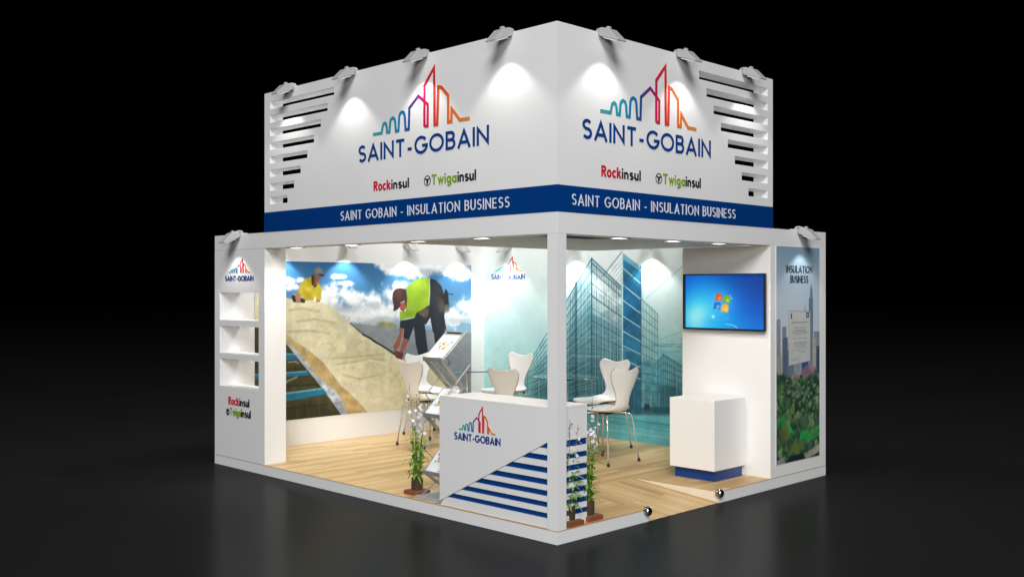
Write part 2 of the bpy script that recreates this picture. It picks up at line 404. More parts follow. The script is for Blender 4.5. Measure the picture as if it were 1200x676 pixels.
WORKER_ART = [
    ('c', (236, 238, 240), 0.1332, 0.8717, 0.0488, 0.0267, 0.95),
    ('c', (236, 238, 240), 0.182, 0.8778, 0.021, 0.0218, 0.95),
    ('c', (236, 238, 240), 0.1573, 0.8343, 0.0352, 0.0217, 0.95),
    ('c', (236, 238, 240), 0.3492, 0.9018, 0.038, 0.0167, 0.95),
    ('c', (236, 238, 240), 0.3721, 0.8571, 0.0534, 0.0224, 0.95),
    ('c', (236, 238, 240), 0.3381, 0.7896, 0.0911, 0.067, 0.95),
    ('c', (236, 238, 240), 0.2824, 0.7511, 0.1122, 0.0664, 0.95),
    ('c', (236, 238, 240), 0.4023, 0.7606, 0.0856, 0.0681, 0.95),
    ('c', (236, 238, 240), 0.301, 0.6735, 0.1517, 0.0776, 0.95),
    ('c', (236, 238, 240), 0.4527, 0.6462, 0.161, 0.0681, 0.95),
    ('c', (236, 238, 240), 0.5121, 0.7478, 0.0645, 0.0697, 0.95),
    ('c', (236, 238, 240), 0.5766, 0.7879, 0.0662, 0.0821, 0.95),
    ('c', (236, 238, 240), 0.5482, 0.6892, 0.1072, 0.0697, 0.95),
    ('c', (236, 238, 240), 0.6765, 0.9481, 0.1124, 0.0592, 0.95),
    ('c', (236, 238, 240), 0.593, 0.981, 0.0835, 0.0413, 0.95),
    ('c', (236, 238, 240), 0.7624, 0.986, 0.1341, 0.0542, 0.95),
    ('c', (236, 238, 240), 0.8739, 0.9643, 0.1017, 0.0491, 0.95),
    ('c', (236, 238, 240), 0.9475, 0.9286, 0.0754, 0.0502, 0.95),
    ('c', (236, 238, 240), 0.6344, 0.8465, 0.059, 0.0475, 0.95),
    ('c', (236, 238, 240), 0.504, 0.6328, 0.1641, 0.0458, 0.95),
    ('c', (236, 238, 240), 0.6344, 0.6691, 0.128, 0.0709, 0.95),
    ('c', (236, 238, 240), 0.8066, 0.6217, 0.1829, 0.0853, 0.95),
    ('c', (236, 238, 240), 0.966, 0.6908, 0.0856, 0.0754, 0.95),
    ('c', (236, 238, 240), 0.9057, 0.6183, 0.1413, 0.0619, 0.95),
    ('c', (236, 238, 240), 0.4722, 1.0179, 0.064, 0.0234, 0.95),
    ('c', (236, 238, 240), 0.5362, 1.0028, 0.0568, 0.029, 0.95),
    ('c', (236, 238, 240), 0.9428, 1.0156, 0.0659, 0.0374, 0.95),
    ('c', (236, 238, 240), 0.8514, 1.0251, 0.0914, 0.0307, 0.95),
    ('c', (170, 178, 188), 0.3569, 0.6942, 0.0918, 0.0391, 0.6),
    ('c', (170, 178, 188), 0.2824, 0.6295, 0.1277, 0.0334, 0.6),
    ('c', (170, 178, 188), 0.504, 0.7132, 0.0482, 0.0346, 0.6),
    ('c', (170, 178, 188), 0.5522, 0.6077, 0.1412, 0.029, 0.6),
    ('c', (170, 178, 188), 0.7624, 0.9375, 0.089, 0.0301, 0.6),
    ('c', (170, 178, 188), 0.6681, 0.9358, 0.0597, 0.024, 0.6),
    ('c', (170, 178, 188), 0.9428, 0.5921, 0.0943, 0.0312, 0.6),
    ('c', (170, 178, 188), 0.5121, 0.5859, 0.2503, 0.0235, 0.6),
    ('p', (140, 146, 152), [(0.3569, 0.6071), (0.6344, 0.5569), (0.9991, 0.5017), (1.2355, 0.4754), (1.2355, -0.3627), (0.6344, -0.2467)], 0.006, 0.05, 1),
    ('p', (120, 126, 134), [(0.6344, 0.4626), (0.9991, 0.4135), (0.9991, -0.0653), (0.6765, 0.043)], 0.02, 0.05, 0.6),
    ('l', (165, 170, 176), 0.01, [(0.5121, 0.5686), (0.8514, 0.0184)], 0.35),
    ('l', (165, 170, 176), 0.01, [(0.5683, 0.5603), (0.9428, 0.0056)], 0.35),
    ('l', (165, 170, 176), 0.01, [(0.6261, 0.5513), (1.0371, -0.0073)], 0.35),
    ('l', (165, 170, 176), 0.01, [(0.6848, 0.5424), (1.1347, -0.0212)], 0.35),
    ('l', (165, 170, 176), 0.01, [(0.7451, 0.5335), (1.2355, -0.0352)], 0.35),
    ('p', (150, 150, 96), [(0.5164, 0.591), (0.543, 0.6027), (0.5853, 0.5926), (0.6156, 0.5781), (0.6125, 0.5608), (0.5671, 0.5653), (0.5222, 0.5737)], 0.006, 0.12, 1),
    ('p', (62, 60, 38), [(-0.0596, 0.87), (0.1295, 0.4955), (0.3758, -0.0385), (0.3758, -0.1964), (-0.0596, -0.1122)], 0.003, 0.25, 1),
    ('p', (40, 42, 28), [(0.1252, 0.0603), (0.208, 0.1189), (0.3387, 0.0006), (0.3569, -0.0117), (0.1252, -0.0095)], 0.02, 0.2, 0.8),
    ('p', (28, 110, 140), [(-0.0559, 0.4124), (0.1252, 0.4185), (0.1687, 0.4152), (0.178, 0.3817), (0.1252, 0.3783), (-0.0559, 0.3783)], 0.003, 0.06, 1),
    ('p', (28, 110, 140), [(-0.0559, 0.2985), (0.1252, 0.3008), (0.208, 0.3025), (0.2182, 0.2746), (0.1252, 0.2734), (-0.0559, 0.269)], 0.003, 0.06, 1),
    ('p', (28, 110, 140), [(-0.0559, 0.1635), (0.1252, 0.1735), (0.2784, 0.1864), (0.2976, 0.1462), (0.1252, 0.1194), (-0.0559, 0.1044)], 0.003, 0.06, 1),
    ('l', (110, 180, 200), 0.016, [(-0.0034, 0.4185), (0.1252, 0.4169), (0.1687, 0.4135)], 0.8),
    ('l', (110, 180, 200), 0.016, [(-0.0034, 0.3013), (0.1252, 0.2997), (0.208, 0.3008)], 0.8),
    ('l', (110, 180, 200), 0.02, [(-0.0034, 0.1652), (0.1252, 0.1713), (0.2784, 0.1836)], 0.8),
    ('l', (150, 150, 130), 0.02, [(0.1335, 0.3655), (0.1619, 0.3672), (0.1721, 0.3577)], 0.8),
    ('l', (150, 150, 130), 0.025, [(0.0834, 0.2137), (0.1252, 0.2439), (0.1675, 0.269)], 0.8),
    ('l', (90, 86, 56), 0.012, [(0.1505, 0.2673), (0.1734, 0.0)], 0.5),
    ('l', (90, 86, 56), 0.012, [(0.1962, 0.2623), (0.2194, -0.0078)], 0.5),
    ('l', (90, 86, 56), 0.012, [(0.2429, 0.2573), (0.2664, -0.0151)], 0.5),
    ('l', (90, 86, 56), 0.012, [(0.2964, 0.2511), (0.3205, -0.024)], 0.5),
    ('l', (30, 30, 22), 0.02, [(0.1252, 0.2176), (0.2546, 0.2109)], 0.6),
    ('l', (30, 30, 22), 0.02, [(0.1252, 0.0776), (0.2964, 0.0792)], 0.6),
    ('p', (176, 182, 190), [(0.0396, 0.6233), (0.1252, 0.4955), (0.1687, 0.4347), (0.2089, 0.3627), (0.2488, 0.274), (0.3387, 0.1507), (0.3662, 0.0787), (0.4002, -0.0184), (0.3662, -0.0128), (0.2784, 0.1853), (0.2089, 0.3125), (0.1252, 0.4816), (0.0396, 0.606)], 0.002, 0.25, 1),
    ('c', (110, 120, 160), 0.1904, 0.4001, 0.0089, 0.0106, 0.5),
    ('c', (110, 120, 160), 0.1962, 0.3772, 0.009, 0.0112, 0.5),
    ('c', (110, 120, 160), 0.2281, 0.3075, 0.0092, 0.0111, 0.5),
    ('c', (110, 120, 160), 0.237, 0.298, 0.009, 0.0106, 0.5),
    ('c', (110, 120, 160), 0.2664, 0.2321, 0.0092, 0.0106, 0.5),
    ('c', (110, 120, 160), 0.3205, 0.1395, 0.0092, 0.0112, 0.5),
    ('c', (110, 120, 160), 0.3356, 0.101, 0.0093, 0.0112, 0.5),
    ('p', (188, 162, 108), [(0.0235, 0.6579), (0.1279, 0.5363), (0.1619, 0.495), (0.2194, 0.4308), (0.2784, 0.3521), (0.3569, 0.1897), (0.3878, 0.149), (0.4379, 0.0681), (0.5019, -0.0536), (0.4002, -0.0368), (0.3662, 0.0787), (0.3387, 0.1507), (0.2488, 0.274), (0.2089, 0.3627), (0.1687, 0.4347), (0.1252, 0.4955), (0.0235, 0.6066)], 0.004, 0.16, 1),
    ('p', (222, 215, 182), [(-0.0417, 0.8343), (0.1233, 0.7706), (0.1514, 0.7584), (0.1774, 0.7444), (0.2352, 0.7489), (0.2673, 0.7405), (0.3001, 0.7232), (0.3328, 0.6858), (0.3943, 0.6004), (0.4515, 0.5218), (0.5099, 0.4704), (0.5111, 0.4637), (0.5504, 0.4235), (0.6035, 0.3672), (0.6474, 0.3343), (0.7843, 0.2829), (0.8965, 0.0865), (1.0371, -0.1339), (1.1848, -0.4174), (0.5121, -0.2807), (0.5019, -0.0536), (0.4379, 0.0681), (0.3878, 0.149), (0.3569, 0.1897), (0.2784, 0.3521), (0.2194, 0.4308), (0.1619, 0.495), (0.1279, 0.5363), (-0.0417, 0.6267)], 0.004, 0.06, 1),
    ('p', (204, 196, 150), [(0.0955, 0.5893), (0.136, 0.5558), (0.1672, 0.5218), (0.1984, 0.4911), (0.1879, 0.4481), (0.136, 0.4838), (0.0955, 0.5262)], 0.03, 0.1, 0.35),
    ('p', (190, 184, 140), [(0.3167, 0.5402), (0.3965, 0.5084), (0.4722, 0.4386), (0.5371, 0.3962), (0.6168, 0.2941), (0.6508, 0.1942), (0.6304, 0.1295), (0.5504, 0.1869), (0.4595, 0.2533), (0.3718, 0.3175), (0.2988, 0.4152)], 0.06, 0.15, 0.35),
    ('l', (172, 158, 108), 0.03, [(0.3205, 0.3756), (0.4002, 0.3733), (0.4889, 0.3795), (0.5522, 0.3839)], 0.4),
    ('l', (172, 158, 108), 0.03, [(0.3387, 0.3331), (0.4129, 0.3415), (0.4889, 0.356), (0.5522, 0.3415)], 0.4),
    ('l', (172, 158, 108), 0.03, [(0.3631, 0.2623), (0.4379, 0.226), (0.5281, 0.2444)], 0.4),
    ('l', (172, 158, 108), 0.03, [(0.136, 0.6908), (0.1879, 0.7015), (0.2621, 0.6791)], 0.4),
    ('l', (172, 158, 108), 0.03, [(0.1672, 0.6183), (0.2407, 0.6311), (0.3273, 0.6032)], 0.4),
    ('l', (172, 158, 108), 0.03, [(0.131, 0.5558), (0.2089, 0.5597), (0.3053, 0.5385)], 0.4),
    ('l', (232, 226, 196), 0.009081202930198469, [(0.2605, 0.6791), (0.28, 0.6786), (0.2917, 0.6724)], 0.35),
    ('l', (232, 226, 196), 0.011140634943342248, [(0.4367, 0.486), (0.4666, 0.495), (0.4845, 0.4777)], 0.35),
    ('l', (196, 184, 138), 0.015523707228957562, [(0.275, 0.5592), (0.2896, 0.5664), (0.2985, 0.5525)], 0.35),
    ('l', (208, 198, 150), 0.012048829704973231, [(0.6598, 0.077), (0.6746, 0.0798), (0.6836, 0.0681)], 0.35),
    ('l', (208, 198, 150), 0.018085552153013267, [(0.2682, 0.577), (0.2852, 0.5759), (0.2954, 0.5698)], 0.35),
    ('l', (208, 198, 150), 0.010341502077634278, [(0.2942, 0.2506), (0.3121, 0.2533), (0.3229, 0.2422)], 0.35),
    ('l', (196, 184, 138), 0.01775110782361545, [(0.292, 0.4308), (0.3081, 0.4302), (0.318, 0.4235)], 0.35),
    ('l', (196, 184, 138), 0.009740753113980193, [(0.2871, 0.3722), (0.3087, 0.3778), (0.3217, 0.3638)], 0.35),
    ('l', (208, 198, 150), 0.014702347803000705, [(0.2293, 0.4464), (0.2528, 0.4548), (0.267, 0.4381)], 0.35),
    ('l', (208, 198, 150), 0.015385184901544367, [(0.1808, 0.7098), (0.1962, 0.7121), (0.2055, 0.7042)], 0.35),
    ('l', (232, 226, 196), 0.012285008582230677, [(0.318, 0.6244), (0.3393, 0.6244), (0.3523, 0.6172)], 0.35),
    ('l', (208, 198, 150), 0.012925132172826505, [(0.313, 0.5218), (0.3276, 0.5312), (0.3362, 0.5145)], 0.35),
    ('l', (232, 226, 196), 0.018729004094971025, [(0.5015, 0.1445), (0.5204, 0.1451), (0.5318, 0.1345)], 0.35),
    ('l', (208, 198, 150), 0.008112757596074775, [(0.2689, 0.3287), (0.2834, 0.3276), (0.292, 0.3209)], 0.35),
    ('l', (232, 226, 196), 0.013087430231260938, [(0.3375, 0.5424), (0.3511, 0.5441), (0.3591, 0.5357)], 0.35),
    ('l', (208, 198, 150), 0.019647425694731522, [(0.1567, 0.7148), (0.1706, 0.721), (0.1792, 0.7093)], 0.35),
    ('l', (232, 226, 196), 0.009467279091613035, [(0.4533, 0.3225), (0.4725, 0.327), (0.4842, 0.3136)], 0.35),
    ('l', (196, 184, 138), 0.013322025291495261, [(0.2639, 0.4615), (0.2756, 0.4682), (0.2828, 0.4548)], 0.35),
    ('l', (196, 184, 138), 0.018436514192374402, [(0.2707, 0.38), (0.2988, 0.3789), (0.3158, 0.3705)], 0.35),
    ('l', (208, 198, 150), 0.015847681600233744, [(0.4657, 0.0223), (0.487, 0.0285), (0.4997, 0.0112)], 0.35),
    ('l', (232, 226, 196), 0.012039075013655842, [(0.1761, 0.6066), (0.2052, 0.6122), (0.2228, 0.5988)], 0.35),
    ('l', (208, 198, 150), 0.010582856028205054, [(0.6214, 0.2617), (0.6545, 0.2679), (0.6746, 0.25)], 0.35),
    ('l', (196, 184, 138), 0.01954128580938527, [(0.3557, 0.3934), (0.3866, 0.3984), (0.4054, 0.3839)], 0.35),
    ('l', (232, 226, 196), 0.01757615888148007, [(0.4682, 0.2009), (0.5019, 0.1992), (0.5226, 0.1886)], 0.35),
    ('l', (196, 184, 138), 0.018534534444421713, [(0.2732, 0.4715), (0.3013, 0.476), (0.318, 0.4632)], 0.35),
    ('l', (208, 198, 150), 0.013275707992290865, [(0.6854, 0.1551), (0.7104, 0.1529), (0.7256, 0.144)], 0.35),
    ('l', (196, 184, 138), 0.009141436047303162, [(0.3535, 0.2054), (0.3844, 0.2031), (0.403, 0.1942)], 0.35),
    ('l', (196, 184, 138), 0.012990713702843543, [(0.5019, 0.0943), (0.526, 0.0993), (0.5408, 0.0837)], 0.35),
    ('l', (208, 198, 150), 0.011627665602840457, [(0.3881, 0.2952), (0.4215, 0.3019), (0.4416, 0.2846)], 0.35),
    ('l', (232, 226, 196), 0.010116211298709385, [(0.3745, 0.1747), (0.39, 0.1741), (0.3989, 0.1657)], 0.35),
    ('l', (232, 226, 196), 0.016526140496317253, [(0.42, 0.5033), (0.4441, 0.5017), (0.4589, 0.495)], 0.35),
    ('l', (208, 198, 150), 0.015211956901930224, [(0.3062, 0.3633), (0.3282, 0.3672), (0.3415, 0.3544)], 0.35),
    ('l', (232, 226, 196), 0.0172000391644609, [(0.437, 0.4492), (0.4555, 0.4593), (0.4666, 0.4414)], 0.35),
    ('l', (196, 184, 138), 0.014529017261814225, [(0.5056, 0.2483), (0.5321, 0.2556), (0.5482, 0.2377)], 0.35),
    ('l', (196, 184, 138), 0.017252505713440905, [(0.386, 0.3036), (0.4067, 0.3058), (0.419, 0.2946)], 0.35),
    ('l', (232, 226, 196), 0.01142439546304166, [(0.17, 0.6535), (0.1978, 0.6624), (0.2145, 0.6462)], 0.35),
    ('l', (208, 198, 150), 0.019234256944443473, [(0.5374, 0.0915), (0.5516, 0.0915), (0.56, 0.0826)], 0.35),
    ('l', (232, 226, 196), 0.009901588933086528, [(0.6425, 0.1395), (0.6755, 0.1423), (0.6953, 0.1267)], 0.35),
    ('l', (232, 226, 196), 0.010064252703030949, [(0.4206, 0.332), (0.454, 0.3343), (0.4744, 0.3214)], 0.35),
    ('l', (208, 198, 150), 0.012873336930367803, [(0.6128, 0.2489), (0.6465, 0.2528), (0.6672, 0.2377)], 0.35),
    ('l', (208, 198, 150), 0.014357129335085973, [(0.305, 0.5871), (0.3232, 0.5915), (0.3344, 0.5804)], 0.35),
    ('l', (208, 198, 150), 0.01350242087483013, [(0.3844, 0.3248), (0.4017, 0.3298), (0.4122, 0.317)], 0.35),
    ('l', (208, 198, 150), 0.019039569557971123, [(0.4308, 0.4152), (0.4651, 0.4196), (0.4858, 0.4051)], 0.35),
    ('l', (208, 198, 150), 0.01733502722379155, [(0.2735, 0.5943), (0.305, 0.5949), (0.3242, 0.5865)], 0.35),
    ('l', (232, 226, 196), 0.01277488751325986, [(0.2617, 0.5407), (0.2936, 0.5452), (0.3127, 0.5324)], 0.35),
    ('l', (228, 222, 190), 0.03, [(0.3387, 0.3192), (0.4129, 0.3287), (0.4889, 0.3471), (0.5544, 0.322)], 0.5),
    ('l', (40, 34, 28), 0.022, [(0.4515, 0.5234), (0.4864, 0.4944), (0.5216, 0.4576), (0.4981, 0.4788), (0.5504, 0.433), (0.6035, 0.3767)], 1),
    ('l', (60, 50, 38), 0.012, [(0.3943, 0.6004), (0.4515, 0.5262)], 1),
    ('p', (44, 40, 42), [(0.1465, 0.7879), (0.1659, 0.7812), (0.2036, 0.7578), (0.2009, 0.736), (0.1527, 0.7422), (0.1474, 0.7662)], 0.002, 0, 1),
    ('p', (196, 178, 52), [(0.1734, 0.8142), (0.1826, 0.8544), (0.2036, 0.8906), (0.2299, 0.9051), (0.2621, 0.8571), (0.2716, 0.8276), (0.2685, 0.7528), (0.2488, 0.7545), (0.2447, 0.7812), (0.2364, 0.7517), (0.2036, 0.7522), (0.1826, 0.7846)], 0.002, 0.1, 1),
    ('p', (150, 130, 36), [(0.1984, 0.8181), (0.2219, 0.8019), (0.2352, 0.7533), (0.2036, 0.7522), (0.1826, 0.7846)], 0.012, 0.1, 0.5),
    ('p', (176, 124, 90), [(0.1659, 0.8025), (0.1826, 0.7958), (0.1826, 0.7394), (0.1659, 0.7416), (0.1607, 0.774)], 0.002, 0, 1),
    ('p', (176, 120, 88), [(0.2488, 0.7573), (0.2636, 0.7567), (0.2648, 0.74), (0.2469, 0.7416)], 0.002, 0, 1),
    ('p', (60, 40, 32), [(0.2278, 0.9035), (0.2417, 0.9235), (0.246, 0.875), (0.2379, 0.8426), (0.229, 0.8544)], 0.002, 0, 1),
    ('p', (158, 100, 74), [(0.2417, 0.9196), (0.2685, 0.904), (0.2648, 0.8834), (0.2577, 0.8711), (0.2488, 0.8426), (0.2364, 0.8488), (0.2352, 0.8828)], 0.003, 0.06, 1),
    ('p', (110, 64, 46), [(0.2352, 0.8912), (0.2447, 0.8996), (0.2417, 0.8504), (0.2352, 0.8521)], 0.004, 0, 1),
    ('p', (30, 30, 34), [(0.2315, 0.8544), (0.2417, 0.8465), (0.2556, 0.8549), (0.2432, 0.8326)], 0.001, 0, 1),
    ('p', (128, 128, 124), [(0.2386, 0.9275), (0.2429, 0.9548), (0.2568, 0.9648), (0.2707, 0.957), (0.2772, 0.9286), (0.2803, 0.9079), (0.2621, 0.9202), (0.2395, 0.9141)], 0.002, 0.1, 1),
    ('p', (36, 38, 42), [(0.2568, 0.9224), (0.2803, 0.918), (0.2824, 0.9062), (0.2673, 0.9079)], 0.001, 0, 1),
    ('p', (34, 36, 46), [(0.7766, 0.9029), (0.8124, 0.8845), (0.839, 0.8443), (0.8489, 0.7991), (0.8588, 0.7171), (0.8535, 0.6261), (0.8622, 0.553), (0.864, 0.5167), (0.8455, 0.4364), (0.86, 0.5508), (0.86, 0.4905), (0.8269, 0.4626), (0.8053, 0.4196), (0.7982, 0.514), (0.7926, 0.5206), (0.7797, 0.62), (0.7602, 0.5759), (0.7515, 0.5753), (0.7695, 0.3677), (0.72, 0.3583), (0.7061, 0.4414), (0.6956, 0.5781), (0.6978, 0.5257), (0.6965, 0.6138), (0.7092, 0.6579), (0.7602, 0.7009), (0.7732, 0.7188)], 0.002, 0.12, 1),
    ('p', (52, 54, 64), [(0.8059, 0.7902), (0.8257, 0.7628), (0.8322, 0.6272), (0.8189, 0.519), (0.8059, 0.6278)], 0.015, 0.1, 0.5),
    ('p', (90, 76, 58), [(0.7154, 0.6579), (0.741, 0.6836), (0.7747, 0.692), (0.7682, 0.6384), (0.7506, 0.6194), (0.7284, 0.644)], 0.006, 0.2, 1),
    ('p', (92, 80, 60), [(0.8443, 0.7533), (0.8823, 0.7121), (0.8804, 0.6618), (0.8535, 0.6518), (0.8257, 0.6635), (0.8189, 0.7628)], 0.01, 0.25, 0.7),
    ('p', (24, 24, 28), [(0.8483, 0.7807), (0.86, 0.8304), (0.8736, 0.7985), (0.8776, 0.7121), (0.8523, 0.7126)], 0.002, 0, 1),
    ('l', (24, 24, 28), 0.012, [(0.8656, 0.7896), (0.8993, 0.7846)], 1),
    ('p', (142, 178, 40), [(0.6588, 0.8259), (0.6839, 0.8655), (0.7154, 0.8951), (0.7766, 0.9029), (0.7784, 0.7902), (0.7732, 0.7098), (0.7345, 0.6747), (0.7104, 0.6596), (0.7002, 0.6261), (0.6588, 0.6228), (0.6292, 0.6027), (0.6267, 0.6691), (0.6557, 0.6685), (0.6625, 0.7645)], 0.002, 0.05, 1),
    ('p', (166, 198, 56), [(0.6777, 0.8348), (0.7154, 0.8795), (0.7602, 0.8884), (0.7667, 0.8438), (0.7027, 0.8086)], 0.02, 0.04, 0.6),
    ('p', (118, 152, 26), [(0.6527, 0.6685), (0.7092, 0.6669), (0.6978, 0.6283), (0.6588, 0.6244)], 0.015, 0.05, 0.5),
    ('p', (190, 206, 150), [(0.7719, 0.9012), (0.7778, 0.9029), (0.779, 0.7902), (0.7747, 0.7076), (0.7707, 0.7081), (0.7747, 0.7902)], 0.001, 0, 1),
    ('p', (30, 34, 48), [(0.6292, 0.6044), (0.7015, 0.6228), (0.6965, 0.5608), (0.6727, 0.471), (0.6452, 0.4849), (0.6489, 0.5502), (0.6267, 0.5558)], 0.002, 0.1, 1),
    ('p', (148, 86, 66), [(0.623, 0.5541), (0.6452, 0.548), (0.6391, 0.4939), (0.6456, 0.5318), (0.627, 0.4369), (0.6103, 0.4001), (0.5933, 0.4252), (0.6103, 0.4671), (0.627, 0.5234)], 0.003, 0.08, 1),
    ('p', (150, 88, 66), [(0.6456, 0.4838), (0.6727, 0.4704), (0.6508, 0.4062), (0.6406, 0.3733), (0.627, 0.3845), (0.6338, 0.4364)], 0.003, 0.08, 1),
    ('p', (96, 52, 42), [(0.6001, 0.4057), (0.6456, 0.3828), (0.6456, 0.3633), (0.6338, 0.3309), (0.6069, 0.3571)], 0.003, 0.1, 1),
    ('p', (160, 84, 64), [(0.6292, 0.726), (0.6527, 0.7344), (0.6601, 0.7031), (0.6465, 0.6641), (0.6292, 0.6819)], 0.003, 0.08, 1),
    ('p', (74, 44, 42), [(0.5912, 0.7567), (0.5943, 0.8002), (0.6066, 0.8242), (0.631, 0.8304), (0.6588, 0.8192), (0.6638, 0.7645), (0.6601, 0.6858), (0.6502, 0.7472), (0.631, 0.7299), (0.631, 0.7037), (0.6156, 0.6825), (0.5961, 0.6702), (0.5986, 0.7048)], 0.002, 0.12, 1),
    ('p', (98, 64, 58), [(0.6004, 0.7913), (0.6125, 0.8131), (0.6372, 0.8175), (0.6403, 0.7651), (0.6156, 0.7478)], 0.012, 0.1, 0.6),
]
